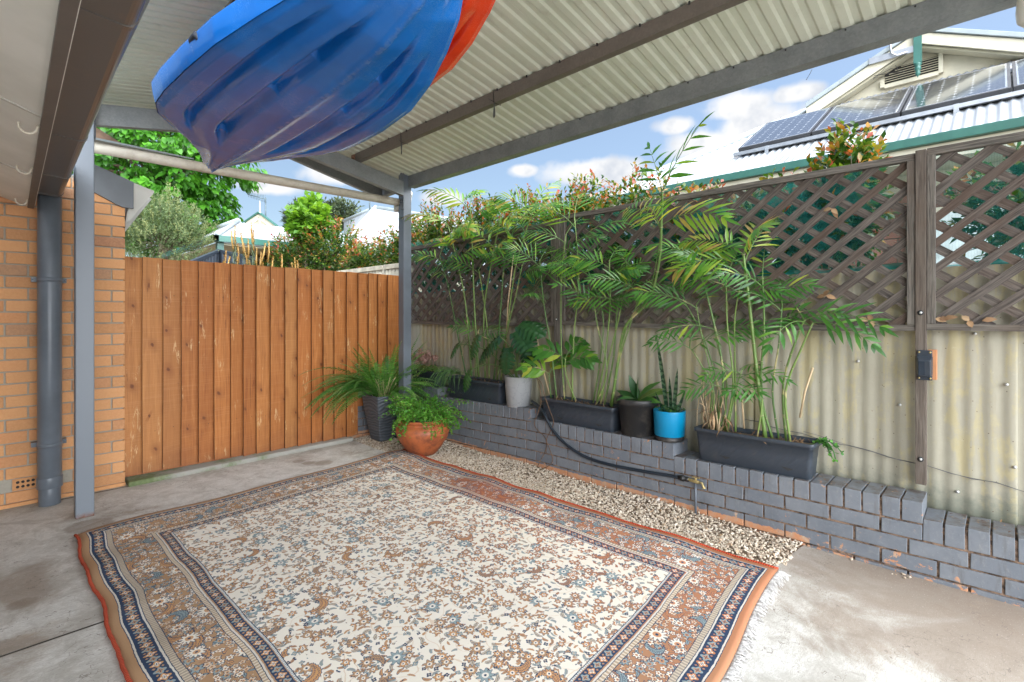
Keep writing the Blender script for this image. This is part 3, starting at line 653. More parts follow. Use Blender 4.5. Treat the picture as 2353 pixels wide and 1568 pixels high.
# rear part of the house wall and roof edge beyond
mb = MB(); mb.prism([(.40, BY - .004, 2.60), (.40, BY - .004, 2.40), (.43, BY - .004, 2.385), (.66, BY - .004, 2.262), (.70, BY - .004, 2.246), (.77, BY - .004, 2.244), (.77, BY - .004, 2.46)], (0, -.022, 0)); mb.build('barge_board', M['grey_board'], house, bevel=.002)
mb = MB(); mb.prism([(.772, BY, 2.46), (.715, BY, 2.05), (.715, BY + .6, 2.05), (1.0, BY + .6, 2.46)], (0, .012, 0)); mb.prism([(.772, BY - .005, 2.46), (.93, BY + .1, 2.44), (.93, BY + .1, 2.425), (.717, BY + .02, 2.1)], (0, .01, 0)); mb.build('end_soffit', M['soffit'], house)
mb = MB(); mb.box((-1.6, -1.5, 0), (-1.45, BY, 2.7)); mb.build('side_wall', M['mortar'], house)
mb = MB(); mb.prism([(-1.6, -1.4, 2.95), (.33, -1.4, 2.36), (.33, 5.0, 2.36), (-1.6, 5.0, 2.95)], (0, 0, .04)); mb.build('roof', M['grey_cap'], house)
# downpipe
dp = thing('downpipe', 'round grey downpipe strapped to the tan brick wall at left', 'downpipe', (.262, 4.96, 0))
mb = MB(); mb.tube([(.262, 4.965, .0), (.262, 4.965, .13)], .062, 24); mb.tube([(.262, 4.965, .125), (.262, 4.965, .205)], .073, 24); mb.tube([(.262, 4.965, .20), (.262, 4.965, 2.30)], .0675, 24); mb.build('pipe', M['downpipe'], dp, bevel=.003)
for z in (.42, 1.62):
    mb = MB(); mb.tube([(.262, 4.965, z), (.262, 4.965, z + .03)], .070, 24); mb.box((.166, 5.02, z), (.20, 5.078, z + .032)); mb.box((.326, 5.02, z), (.358, 5.078, z + .032)); mb.box((.166, 5.015, z), (.215, 5.022, z + .032)); mb.box((.315, 5.015, z), (.358, 5.022, z + .032))
    mb.tube([(.177, 5.014, z + .016), (.177, 5.006, z + .016)], .006, 8); mb.tube([(.35, 5.014, z + .016), (.35, 5.006, z + .016)], .006, 8)
    mb.build('pipe_clip', M['downpipe'], dp)
# pipe running across to the far post
pp = thing('overhead_pipe', 'stained cream pipe running overhead from the brick house to the corner post', 'pipe', (1.7, 4.8, 2.6))
mb = MB(); mb.tube([(.30, 4.83, 2.625), (1.2, 4.79, 2.617), (2.0, 4.75, 2.612), (3.03, 4.69, 2.603)], .041, 20); mb.build('pipe', M['cream_pipe'], pp)
mb = MB(); mb.prism([(.30, 4.76, 2.672), (.30, 4.98, 2.69), (1.10, 4.84, 2.68), (1.13, 4.79, 2.668)], (0, 0, .006)); mb.prism([(.30, 4.752, 2.685), (1.13, 4.785, 2.677), (1.13, 4.785, 2.667), (.30, 4.752, 2.668)], (0, .004, 0)); mb.build('cover_flashing', M['grey_cap'], pp)
mb = MB(); p0 = onY(219, 292, 5.0); p1 = onY(298, 341, 5.0); mb.prism([p0, p1, p1 + Vector((-.1, 0, -.02)), p0 + Vector((0, 0, -.10))], (0, .3, .05)); mb.build('roof_verge', simple('brown_verge', (.30, .19, .13), .8, amt=.3, sc=12), house)
# ------------------------------------------------------------------ carport
RY = 4.58
cp = thing('carport', 'grey steel carport with ribbed cream roof sheets on two posts', 'carport', (1.7, 4.5, 0))
PX0, PX1 = 3.045, 3.145
mb = MB(); mb.box((.362, 4.46, 0), (.462, 4.56, 2.93)); mb.build('post', M['post_rust'], cp, bevel=.006, seg=3)
mb = MB(); mb.box((PX0, 4.60, -.03), (PX1, 4.70, 2.93)); mb.build('post', M['post'], cp, bevel=.006, seg=3)
mb = MB(); mb.box((PX0 - .012, 4.585, 2.52), (PX0 - .002, 4.66, 2.93)); mb.tube([(PX0 - .012, 4.62, 2.60), (PX0 - .03, 4.62, 2.60)], .012, 6); mb.build('end_plate', M['post'], cp, bevel=.002)
mb = MB(); mb.box((.464, 4.50, 2.60), (.474, 4.60, 2.95)); mb.build('end_plate', M['post'], cp, bevel=.002)
XR = 1.584
def rzb(x): return 2.725 + .18 * (x - .484) if x < XR else 2.667 + .18 * (3.007 - x)
def csec(mb, p, q, h, w, th=.004, up=Vector((0, 0, 1)), side=1, lip=.015):
    """C-section from p to q: web in the plane of p-q and up; flanges towards side"""
    p = Vector(p); q = Vector(q); d = (q - p).normalized(); sd = d.cross(up).normalized() * side
    def slab(o, a, b): # rectangle section spanned by vectors a,b at origin offset o
        vs = []
        for c in (p, q):
            vs += [c + o, c + o + a, c + o + a + b, c + o + b]
        mb.add(vs, [(0, 1, 2, 3), (7, 6, 5, 4), (0, 4, 5, 1), (1, 5, 6, 2), (2, 6, 7, 3), (3, 7, 4, 0)], .5)
    slab(Vector((0, 0, 0)), sd * th, up * h)
    slab(sd * th, sd * (w - th), up * th); slab(sd * th + up * (h - th), sd * (w - th), up * th)
    slab(sd * (w - th) + up * th, sd * th, up * lip); slab(sd * (w - th) + up * (h - th - lip), sd * th, up * lip)
mb = MB(); csec(mb, (.476, RY, rzb(.476)), (XR, RY, rzb(XR)), .15, .06, side=-1); mb.build('rafter', M['galv'], cp)
mb = MB(); csec(mb, (XR, RY, rzb(XR) - .0), (PX0 - .013, RY, rzb(PX0)), .15, .06, side=-1); mb.build('rafter', M['galv'], cp)
mb = MB(); csec(mb, (XR, 5.0, rzb(XR) + .10), (3.03, 5.0, rzb(3.03) + .03), .12, .05, side=-1); mb.build('barge', M['galv'], cp)
mb = MB(); csec(mb, (3.05, 5.05, 2.70), (3.05, 4.705, 2.71), .12, .05, side=1); mb.build('return_plate', M['galv'], cp)
def roofz(x): return 2.96 + .18 * (x - .484) if x < XR else 2.886 + .187 * (3.10 - x)
mb = MB(); csec(mb, (3.100, 4.598, 2.762), (3.100, -2.25, 2.762), .122, .085, side=-1); mb.build('eave_beam', M['galv'], cp)
for x in (2.50, 1.63, 1.50, .90):
    mb = MB(); zt = roofz(x) - .002; csec(mb, (x, 4.64, zt - .085), (x, -2.25, zt - .085), .085, .05, th=.004, side=(-1 if x > XR else 1))
    mb.build('purlin', M['galv_brown'], cp)
mb = MB(); mb.box((2.47, 4.60, roofz(2.5) - .12), (2.478, 4.66, roofz(2.5) - .02)); mb.tube([(2.466, 4.62, roofz(2.5) - .05), (2.46, 4.62, roofz(2.5) - .05)], .012, 6); mb.build('purlin_cleat', simple('rusty_cleat', (.2, .1, .06), .7), cp)
# trapezoid roof sheets, ribs run down the slope
def sheet(xa, xb, ya, yb, zf, pitch, rib, hh, mb):
    y = ya
    while y < yb:
        pr = [(0, 0), (pitch - rib * 1.9, 0), (pitch - rib * 1.45, hh), (pitch - rib * .45, hh), (pitch, 0)]
        for (a, h0), (b, h1) in zip(pr, pr[1:]):
            mb.add([(xa, y + a, zf(xa) + h0), (xb, y + a, zf(xb) + h0), (xb, y + b, zf(xb) + h1), (xa, y + b, zf(xa) + h1)], [(0, 1, 2, 3)], .5)
        y += pitch
mb = MB(); sheet(XR, 3.24, -2.3, 5.06, lambda x: roofz(x) + .002, .0953, .03, .012, mb); mb.build('roof_sheet', M['roof_under'], cp, solid=.0012)
mb = MB(); sheet(.34, XR, -2.3, 5.06, lambda x: roofz(x) + .002, .0735, .014, .014, mb); mb.build('roof_sheet', M['roof_under'], cp, solid=.0012)
mb = MB(); mb.prism([(XR - .18, -2.3, roofz(XR - .18) + .03), (XR, -2.3, roofz(XR) + .05), (XR + .18, -2.3, roofz(XR + .18) + .03), (XR, -2.3, roofz(XR) + .045)], (0, 7.36, 0)); mb.build('ridge_cap', M['roof_under'], cp)
for k in range(20):
    y = 4.3 - k * .2859; mb = MB(); mb.tube([(2.499, y, roofz(2.5) - .012), (2.496, y, roofz(2.5) + .004)], .006, 5); mb.build('roof_screw', M['zip'], cp)
    mb = MB(); mb.tube([(3.099, y, 2.872), (3.094, y, 2.872)], .005, 5); mb.build('roof_screw', M['zip'], cp)
# outer gutter and white elbow behind the corner post
mb = MB(); mb.tube([(3.235, 4.80, 2.78), (3.235, 4.80, 2.70), (3.235, 4.81, 2.63), (3.20, 4.83, 2.585), (3.10, 4.86, 2.575)], .042, 16)
mb.tube([(3.235, 4.80, 2.72), (3.235, 4.80, 2.765)], .050, 16); mb.build('rainwater_elbow', M['white_pvc'], label='white plastic rainwater elbow behind the corner post', cat='pipe')
# cable-tie loops on the purlin
for px, py, s in ((1134, 262, 1), (921, 348, 0)):
    p = onX(px, py - 20 if s else py - 12, 2.49); y = p.y; zb = roofz(2.5) - .087
    t = thing('cord_loop', 'nearer small grey cord loop tied to the middle purlin' if s else 'farther small grey cord loop tied to the middle purlin beside the kayak', 'cord loop', (2.50, y, zb), 'cord loops on the purlin')
    mb = MB(); q = [(2.497 + .012 * math.sin(a) , y + .016 * math.sin(a) * (1 - .5 * math.cos(a)), zb - .055 + .05 * math.cos(a)) for a in [i * math.pi / 12 for i in range(25)]]
    mb.tube(q, .0045, 6); mb.build('loop', M['rope'], t)
    mb = MB(); mb.tube([(2.494, y + .01, zb + .088), (2.494, y, zb), (2.497, y, zb - .012)], .0028, 5); mb.tube([(2.494, y, zb + .004), (2.492, y + .06, zb + .045)], .002, 5); mb.tube([(2.494, y, zb - .002), (2.56, y, zb - .003), (2.56, y, zb + .08)], .0025, 5); mb.build('cable_tie', M['zip'], t)
# small tangled wires on the eave beam
mb = MB(); c = onX(2035, 168, 3.085); mb.tube([c + Vector((0, RND.uniform(-.09, .09), RND.uniform(-.02, .03))) for k in range(9)], .0012, 4)
mb.build('loose_wire', M['wire'], label='thin tangled dark wire caught on top of the galvanised eave beam', cat='wire')
mb = MB(); c = onX(1866, 160, 3.186); mb.tube([c, c + Vector((0, .01, -.02)), c + Vector((0, .03, -.05))], .0014, 4); mb.build('loose_wire', M['wire'], label='short dark wire end poking below the galvanised eave beam', cat='wire')
t = thing('hanging_shade', 'glossy white and grey rounded shade hanging at the far right end of the beam', 'lamp shade', onX(2362, 0, 3.0))
c = onX(2372, 12, 3.0); mb = MB(); mb.lathe([(.003, .10), (.03, .09), (.045, .04), (.05, -.02), (.046, -.06), (.02, -.09), (.003, -.095)], c, 20); mb.build('shade', M['white_pvc'], t)
mb = MB(); mb.tube([c + Vector((0, 0, .09)), Vector((c.x, c.y, roofz(c.x)))], .003, 6); mb.build('cord', M['rope'], t)
# ------------------------------------------------------------------ kayaks
def interp(x, tab):
    for (a, fa), (b, fb) in zip(tab, tab[1:]):
        if x <= b:
            t = (x - a) / (b - a); t = max(0, min(1, t)); return fa + (fb - fa) * t
    return tab[-1][1]
WID = [(.86, .008), (.95, .06), (1.1, .115), (1.28, .175), (1.33, .20), (1.48, .265), (1.68, .335), (1.9, .392), (2.18, .424), (2.43, .437), (2.6, .435), (2.72, .405), (2.85, .325), (2.97, .235), (3.15, .145), (3.3, .09), (3.39, .062), (3.425, .04), (3.43, .02)]
ZCH = [(.86, 1.30), (1.1, 1.13), (1.28, 1.045), (1.33, 1.0), (1.48, .965), (1.68, .93), (1.9, .905), (2.2, .895), (2.7, .90), (2.85, .895), (3.0, .885), (3.43, .905)]
ZKE = [(.86, 1.24), (1.1, 1.04), (1.28, .955), (1.48, .905), (1.68, .885), (1.9, .872), (2.6, .865), (3.0, .862), (3.43, .872)]
def sstep(a, b, x): t = max(0, min(1, (x - a) / (b - a))); return t * t * (3 - 2 * t)
def kayak_mesh(mb):
    NY, NU = 260, 150; ring = []
    for i in range(NY + 1):
        y = .86 + (3.43 - .86) * i / NY; w = interp(y, WID); zc = H + interp(y, ZCH); zk = H + interp(y, ZKE); cx = .905
        side = .085 * min(1, w / .3); row = []
        for j in range(NU + 1):
            q = j / NU
            if q < .62:    # bottom, left chine to right chine
                u = -1 + 2 * q / .62; au = abs(u)
                z = zk + (zc - zk) * sstep(0.0, 1, au) + .010 * math.exp(-(au / .06) ** 2) * -1
                gro = 0
                for uc, wd, y0, y1, st in ((.36, .066, 1.36, 2.92, 1), (.70, .050, 1.45, 2.84, 0)):
                    c = uc * (1.0 - .0 * y); ww = wd
                    e_ = sstep(y0, y0 + .38, y) * (1 - sstep(y1 - .32, y1, y)); k = math.exp(-((au - c) / (ww * (.45 + .55 * e_))) ** 4) * min(1, e_ * 1.6)
                    dep = .042
                    if st:   # stepped scallops
                        for a, b in ((0, 1.74), (1.74, 2.08), (2.08, 2.70), (2.70, 3.5)):
                            if a <= y < b: dep = .050 if a == 0 else .030 + .022 * min(1, (y - a) / (b - a)) ** 1.3
                    gro += k * dep * min(1, w / .3)
                z += gro + .006 * (math.exp(-((au - .53) / .10) ** 2)) * -1
                edge = sstep(.90, 1.0, au); z += edge * .012
                row.append((cx + w * u * (1 - .010 * edge), y, z))
            elif q < .70:   # right side up
                t = (q - .62) / .08; row.append((cx + w * (1 + .03 * math.sin(t * 1.6)), y, zc + .012 + side * t))
            elif q < .92:   # deck
                t = (q - .70) / .22; u = 1 - 2 * t; zz = zc + .012 + side + .05 * min(1, w / .3) * (1 - u * u)
                cock = sstep(.78, .5, abs(u)) * sstep(1.35, 1.55, y) * (1 - sstep(2.45, 2.65, y)); zz -= .12 * cock
                row.append((cx + w * 1.03 * u, y, zz))
            else:
                t = (q - .92) / .08; row.append((cx - w * (1 + .03 * math.sin((1 - t) * 1.6)), y, zc + .012 + side * (1 - t)))
        ring.append(row)
    vs = [v for r in ring for v in r]; n = NU + 1
    fs = [(i * n + j, (i + 1) * n + j, (i + 1) * n + j + 1, i * n + j + 1) for i in range(NY) for j in range(NU)]
    fs += [tuple(range(n))[::-1], tuple(NY * n + k for k in range(n))]
    mb.add([Vector(v) for v in vs], fs, .5, 0, True)
kb = thing('kayak', 'blue plastic kayak hung hull down under the carport roof, long grooves in its hull', 'kayak', (.9, 2.2, 2.25), 'kayaks hung under the roof')
mb = MB(); kayak_mesh(mb); hull = mb.build('hull', M['kayak_blue'], kb)
wa = hull.data.attributes.new('wear', 'FLOAT', 'POINT'); co = np.empty(len(hull.data.vertices) * 3); hull.data.vertices.foreach_get('co', co); co = co.reshape(-1, 3)
wv = np.exp(-((co[:, 0] - .005) / .022) ** 2) + .8 * np.exp(-((np.abs(co[:, 0] - .005) - .425) / .015) ** 2) + .35 * np.exp(-((np.abs(co[:, 0] - .005) - .225) / .02) ** 2)
wa.data.foreach_set('value', wv.astype(np.float32))
mb = MB(); c = onX(401, 178, .50); mb.prism([c + Vector((0, -.05, -.05)), c + Vector((-.015, .03, .02)), c + Vector((0, .07, .045)), c + Vector((.02, .05, -.04))], (.05, .0, .02)); mb.build('seat_back', M['teal_fabric'], kb, bevel=.006)
mb = MB(); c = onX(455, 104, .50); mb.tube([c + Vector((.02, -.05, -.02)), c + Vector((-.015, -.03, .02)), c + Vector((-.015, .02, .02)), c + Vector((.02, .06, -.03))], .012, 6); mb.build('grab_strap', M['strap'], kb)
kr = kb.copy(); COL.objects.link(kr); kr.location = kb.location + Vector((.315, .10, .33)); tag(kr, 'orange red plastic kayak hung above and to the right of the blue one', 'kayak', 'kayaks hung under the roof')
h2 = hull.copy(); h2.data = hull.data.copy(); h2.data.materials[0] = M['kayak_red']; COL.objects.link(h2); h2.parent = kr
for (xx, yy, zz) in ((.93, 1.5, H + 1.08), (.93, 2.6, H + 1.06)):
    mb = MB(); mb.tube([(xx, yy, zz), (xx + .0, yy, roofz(xx) - .09)], .006, 6); mb.build('hanging_rope', M['rope'], kb)
for (xx, yy) in ((1.5, 1.5), (1.5, 2.6)):
    mb = MB(); mb.tube([(xx - .2, yy, H + 1.40), (xx, yy, roofz(xx) - .09)], .006, 6); mb.build('hanging_rope', M['rope'], kr)
# ------------------------------------------------------------------ paling gate
gt = thing('paling_gate', 'orange brown treated pine paling gate between the brick wall and grey brick pier', 'gate', (1.8, 5.18, 0))
mb = MB(); edges_px = [284, 330, 376, 418, 458, 494, 532, 560, 590, 622, 655, 684, 716, 742, 768, 796, 822, 846, 868, 890, 918]
xs = [onY(p, 800, 5.17).x for p in edges_px]; xs[0] = .722; xs.append(xs[-1] + .13)
for k, (a, b) in enumerate(zip(xs, xs[1:])):
    zb = .058 if a < 1.6 else (.040 if a < 2.75 else .62)
    zt = 1.862 - .005 * (a - .7) + RND.uniform(-.004, .004); dy = 0 if k % 2 else .0
    lap = .012; p = [(a - lap, 5.154), (b + .001, 5.186), (b + .001, 5.171), (a - lap, 5.138)]; j = RND.uniform(-.004, .004)
    rr = RND.random(); N = 10
    for s in range(1):
        nz = 14; vs = []; bow = RND.uniform(-.004, .004)
        for i in range(nz + 1):
            t = i / nz; z = zb + (zt - zb) * t; o = bow * math.sin(t * 3.1) 
            for x, y in p: vs.append((x + o, y + j + RND.uniform(-.0006, .0006), z))
        fs = [(i * 4 + q, i * 4 + (q + 1) % 4, (i + 1) * 4 + (q + 1) % 4, (i + 1) * 4 + q) for i in range(nz) for q in range(4)] + [(3, 2, 1, 0), tuple(nz * 4 + q for q in range(4))]
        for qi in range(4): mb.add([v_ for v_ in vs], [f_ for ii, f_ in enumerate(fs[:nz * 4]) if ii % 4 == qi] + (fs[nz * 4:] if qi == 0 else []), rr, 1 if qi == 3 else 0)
mb.build('palings', [M['paling'], M['paling_edge_shade']], gt)
mb = MB()
for z in (.35, 1.5): mb.box((.73, 5.18, z), (3.4, 5.23, z + .09), .4)
mb.build('rail', M['paling'], gt)
mb = MB(); mb.box((.735, 5.182, .035), (2.73, 5.20, .075), .3); mb.build('bottom_rail', M['paling'], gt)
for k, (a, b) in enumerate(zip(xs[1:], xs[2:])):
    for z in (.40, 1.54):
        mb = MB(); q = ((a + b) / 2 + RND.uniform(-.02, .02), z + RND.uniform(-.01, .01)); mb.tube([(q[0], 5.157, q[1]), (q[0], 5.1525, q[1])], .0028, 6); mb.build('nail', M['zip'], gt)
mb = MB(); mb.prism([(.73, 5.00, -.02), (2.72, 5.075, -.02), (2.72, 5.25, -.02), (.73, 5.25, -.02)], (0, 0, .058)); mb.build('concrete_plinth', M['plinth'], label='low mossy concrete sill under the paling gate', cat='plinth', bevel=.012)
# ------------------------------------------------------------------ grey stepped brick wall
gw = thing('grey_brick_wall', 'low stepped wall of grey painted bricks with peeling paint under the fence', 'brick wall', (WX, 2, 0))
mb = MB(); CAPS = [(4.44, 5.42, .660), (3.06, 4.44, .574), (1.68, 3.06, .488), (.295, 1.68, .402), (-1.2, .295, .316)]
for y0, y1, c in CAPS:
    nb = round((y1 - y0) / .0863); st_ = (y1 - y0) / nb
    for kk in range(nb):
        y = y1 - kk * st_; a = y - st_ + .0095 + RND.uniform(-.0015, .0015)
        if kk == nb - 1: a = y0
        brick(mb, (WX + RND.uniform(-.0015, .0015), a, c - .110), (WX + .228, y - (.002 if kk == 0 else 0), c + RND.uniform(-.001, .002)))
    mb.box((WX + .007, y0 + .03, -.06), (WX + .222, y1 + .03, c - .014), .5, 1)
for k in range(-1, 7):
    t = .024 + .086 * k; ylo = -1.2
    for y0, y1, c in CAPS:
        if c - .119 >= t - .01: ylo = y0
    y = 5.4 + (.12 if k % 2 else 0)
    while y > ylo:
        a = max(ylo + .001, y - .23)
        if y - a > .03: brick(mb, (WX + RND.uniform(-.002, .002) - (.008 if k <= 0 else 0), a, t - .076), (WX + .10, min(y, 5.4), t))
        y -= .2405
mb.v = [(x, y, z - .02 * y + .012 * math.exp(-((y - 3.0) / .5) ** 2) * (z > .05)) for x, y, z in mb.v]
mb.build('bricks', [M['brick_grey'], M['mortar_brown']], gw, bevel=.003)
mb = MB(); tan_wall(mb, 2.735, WX - .002, 5.24, -.06, .56, off=.2)
mb.box((2.745, 5.25, -.06), (WX, 5.45, .545), .5, 1); mb.build('bricks', [M['brick_grey'], M['mortar_brown']], label='short grey painted brick pier between the gate and the tall grey pot', cat='brick pier', bevel=.003).name = 'brick_pier'
# ------------------------------------------------------------------ corrugated fence and lattice
fc = thing('corrugated_fence', 'beige flaking corrugated fence behind the planters', 'fence', (3.66, 2, 0))
def corr(mb, x, y0, y1, z0, z1, pitch=.076, amp=.0085, k=8):
    n = int((y1 - y0) / pitch * k); nz = 4
    vs = []; 
    for i in range(n + 1):
        y = y0 + (y1 - y0) * i / n
        for j in range(nz + 1):
            z = z0 + (z1 - z0) * j / nz; vs.append((x + amp * math.cos(2 * math.pi * y / pitch) + .006 * math.sin(y * 1.7 + z), y, z))
    mb.add(vs, [(i * (nz + 1) + j, (i + 1) * (nz + 1) + j, (i + 1) * (nz + 1) + j + 1, i * (nz + 1) + j + 1) for i in range(n) for j in range(nz)], .5, 0, True)
for a, b, dx in ((-1.6, -.02, .006), (-.06, 1.22, 0), (1.18, 2.46, .006), (2.42, 3.72, 0), (3.68, 5.40, .006)):
    mb = MB(); corr(mb, 3.645 + dx, a, b, .05, 1.645, amp=.0034); mb.build('sheet', M['fence'], fc, solid=.004)
for y, z in ((.95, .58), (.42, .86), (.17, .42), (-.05, .60), (-.02, 1.02), (.62, 1.1), (1.5, .9), (2.2, .62), (1.3, 1.2), (.1, 1.28)):
    mb = MB(); mb.tube([(3.642, y, z), (3.632, y, z)], .008, 10); mb.build('fence_screw', M['chrome'], fc)
ff = thing('far_fence', 'beige corrugated fence with capping beyond the gate under the red tipped hedge', 'fence', (3.7, 7, 0))
mb = MB(); corr(mb, 3.70, 5.36, 12.5, 0, 2.03, .085, .012, 6); mb.build('sheet', M['fence_far'], ff, solid=.004)
mb = MB()
for a, b in ((5.36, 6.05), (6.09, 7.3), (7.33, 8.9), (8.93, 12.5)): mb.box((3.675, a, 2.0), (3.73, b, 2.062), .5)
mb.build('capping', M['fence_far'], ff, bevel=.004)
def plank(mb, p, q, w, t, nrm, r=None, mi=0):
    p = Vector(p); q = Vector(q); d = (q - p); L = d.length; d.normalize(); n = Vector(nrm).normalized(); sd = d.cross(n).normalized()
    nseg = max(1, int(L / .3)); vs = []; uv = []; off = RND.random() * 9
    for i in range(nseg + 1):
        c = p + d * (L * i / nseg)
        for a, b in ((-1, 0), (1, 0), (1, 1), (-1, 1)): vs.append(c + sd * (a * w / 2) - n * (b * t)); uv.append((off + L * i / nseg, a * w / 2 + b * t * (1 if a > 0 else -1)))
    fs = [(i * 4 + k, i * 4 + (k + 1) % 4, (i + 1) * 4 + (k + 1) % 4, (i + 1) * 4 + k) for i in range(nseg) for k in range(4)] + [(3, 2, 1, 0), tuple(nseg * 4 + k for k in range(4))]
    mb.add(vs, fs, r, mi, False, uv)
def lattice_panel(label, y0, y1, z0, z1, x, sag=0):
    t = thing('lattice_panel', label, 'lattice', (x, (y0 + y1) / 2, z0), 'lattice panels along the fence')
    slope = .80
    def clip(c, s):      # line z = c + s*y clipped to the rectangle
        pts = []
        for y in (y0, y1):
            z = c + s * y
            if z0 <= z <= z1: pts.append((y, z))
        for z in (z0, z1):
            y = (z - c) / s
            if y0 < y < y1: pts.append((y, z))
        pts.sort(); return (pts[0], pts[-1]) if len(pts) >= 2 and pts[-1][0] - pts[0][0] > .03 else None
    for s, xx, nm in ((-.86, x, 'front_slats'), (.73, x + .0095, 'back_slats')):
        mb = MB(); step = .108 * math.sqrt(1 + s * s); c = z0 - abs(s) * 6 - 3
        while c < z1 + 6 * slope + 3:
            cc = c + RND.uniform(-.004, .004); r = clip(cc, s + RND.uniform(-.008, .008))
            if r: plank(mb, (xx + RND.uniform(-.0012, .0012), *r[0]), (xx + RND.uniform(-.0012, .0012), *r[1]), RND.uniform(.040, .046), .0085, (-1, 0, 0))
            c += step
        mb.build(nm, M['lattice'], t)
    mb = MB(); plank(mb, (x - .016, y0, z1 + .012), (x - .016, y1, z1 + .012 + (-.02 if sag < 0 else 0)), .040, .045, (-1, 0, 0)); mb.build('top_rail', M['lattice_frame'], t, bevel=.002)
    mb = MB(); n = 10
    for k in range(n):
        a = y0 + (y1 - y0) * k / n; b = y0 + (y1 - y0) * (k + 1) / n; f = lambda y: z0 - .004 - abs(sag) * math.sin(math.pi * (y - y0) / (y1 - y0))
        plank(mb, (x - .018, a, f(a)), (x - .018, b + .001, f(b)), .034, .042, (-1, 0, 0), .4)
    mb.build('bottom_rail', M['lattice_frame'], t)
    for y in (y0 + .018, y1 - .018):
        mb = MB(); plank(mb, (x - .020, y, z0 + .014), (x - .020, y, z1 - .009), .036, .040, (-1, 0, 0)); mb.build('stile', M['lattice_frame'], t, bevel=.002)
    return t
LX = 3.575
lattice_panel('weathered diagonal lattice panel at far right of the fence above the lamp', -1.5, .292, 1.318, 2.262, LX)
lattice_panel('long weathered diagonal lattice panel in the middle behind the tall palms', .343, 2.85, 1.312, 2.248, LX, .016)
lattice_panel('weathered diagonal lattice panel next to the corner post at the far end', 2.935, 5.45, 1.30, 2.205, LX, -.012)
def fpost(label, y0, y1, zb, zt, x, wz):
    t = thing('fence_post', label, 'fence post', (x, (y0 + y1) / 2, zb))
    mb = MB(); plank(mb, (x, (y0 + y1) / 2, zb), (x, (y0 + y1) / 2, zt), y1 - y0, .05, (-1, 0, 0)); mb.build('post', M['lattice_frame'], t, bevel=.002)
    for z in wz:
        mb = MB(); mb.tube([(x - .001, (y0 + y1) / 2, z), (x - .003, (y0 + y1) / 2, z)], .014, 16); mb.build('bolt_recess', M['dark'], t)
        mb = MB(); mb.tube([(x - .002, (y0 + y1) / 2, z), (x - .006, (y0 + y1) / 2, z)], .007, 12); mb.build('bolt', M['chrome'], t)
fpost('weathered timber post with two bolts and a black lamp, between the right lattice panels', .294, .341, .445, 2.29, 3.548, (1.392, .585))
fpost('weathered timber post between the two left lattice panels behind the palms', 2.858, 2.930, .50, 2.25, 3.548, (1.34,))
sc_ = MB(); sc_.grid(lambda i, j: Vector((3.69 + .012 * math.sin(i * 60) * (j > .5) + .01 * math.sin(i * 23 + j * 5), -1.5 + i * 6.9, 1.56 + j * (.735 + .006 * math.sin(i * 90) + .004 * math.sin(i * 231)))), 160, 8)
sc_.build('shade_cloth', M['shade'], label='teal shade cloth stretched behind the lattice panels', cat='shade cloth')
mb = MB(); mb.grid(lambda i, j: Vector((3.60 + .05 * j + .006 * math.sin(i * 70), -1.5 + i * 4.2, 2.287 + .006 * math.sin(i * 50 + j) + .004 * math.sin(i * 190))), 90, 3)
mb.build('cloth_hem', M['shade'], label='folded teal cloth hem lying along the top of the lattice', cat='cloth hem')
mb = MB()
for yv, zv in ((.78, 1.50), (.74, 2.03), (.25, 1.36), (.10, 1.35), (.55, 1.345)):
    for k in range(3): leaf(mb, (LX - .012, yv + RND.uniform(-.03, .03), zv), (RND.uniform(-.3, 0), RND.uniform(-1, 1), RND.uniform(-.6, .3)), (-1, 0, .4), RND.uniform(.04, .07), .03, RND.random() * .6 + .3, .6)
mb.build('dry_leaves', M['dead'], label='dry brown leaves caught in the lattice', cat='dry leaves', kind='stuff')
mb = MB(); q = [(3.62 + .006 * math.sin(k), 1.28 - k * .09, .655 - .011 * k + .006 * math.sin(k * 1.9)) for k in range(18)]; mb.tube(q, .0018, 5); mb.tube([(x, y, z + .004 * math.sin(i * 2.3)) for i, (x, y, z) in enumerate(q)], .0015, 5); mb.tube([(3.57, .9 - .045 * k, .64 - .0075 * k + .003 * math.sin(k)) for k in range(12)], .0013, 5)
mb.build('fence_wire', M['wire'], label='twisted dark wire strung low across the beige fence', cat='wire')
# wall lamp
c = onX(2124, 840, 3.53); yc = c.y; zc = c.z
lp = thing('solar_lamp', 'small black lamp housing screwed to the fence post', 'lamp', (3.53, yc, zc - .075))
mb = MB(); mb.prism([(3.547, yc + .033, zc - .082), (3.547, yc - .033, zc - .082), (3.547, yc - .033, zc + .082), (3.547, yc + .033, zc + .082)], (-.006, 0, 0)); mb.build('back_plate', M['lamp_body'], lp, bevel=.003)
mb = MB(); A = [(3.541, .036, .052), (3.541, -.036, .052), (3.541, -.036, -.052), (3.541, .036, -.052), (3.503, .026, .028), (3.503, -.030, .028), (3.509, -.030, -.060), (3.509, .026, -.060)]
mb.add([(x, yc + y, zc + z) for x, y, z in A], [(0, 1, 2, 3), (7, 6, 5, 4), (0, 4, 5, 1), (1, 5, 6, 2), (2, 6, 7, 3), (3, 7, 4, 0)]); mb.build('housing', M['lamp_body'], lp, bevel=.005)
mb = MB(); mb.box((3.500, yc - .004, zc - .05), (3.506, yc + .022, zc + .022)); mb.build('lens', M['lamp_lens'], lp)
for a in (-1, 1):
    for b in (-1, 1): mb = MB(); mb.tube([(3.542, yc + a * .024, zc + b * .071), (3.538, yc + a * .024, zc + b * .071)], .0055, 8); mb.build('screw', M['brass'], lp)
mb = MB(); mb.box((3.553, yc - .050, zc - .078), (3.60, yc - .012, zc + .085)); mb.build('backing_block', M['wood_new'], lp, bevel=.002)
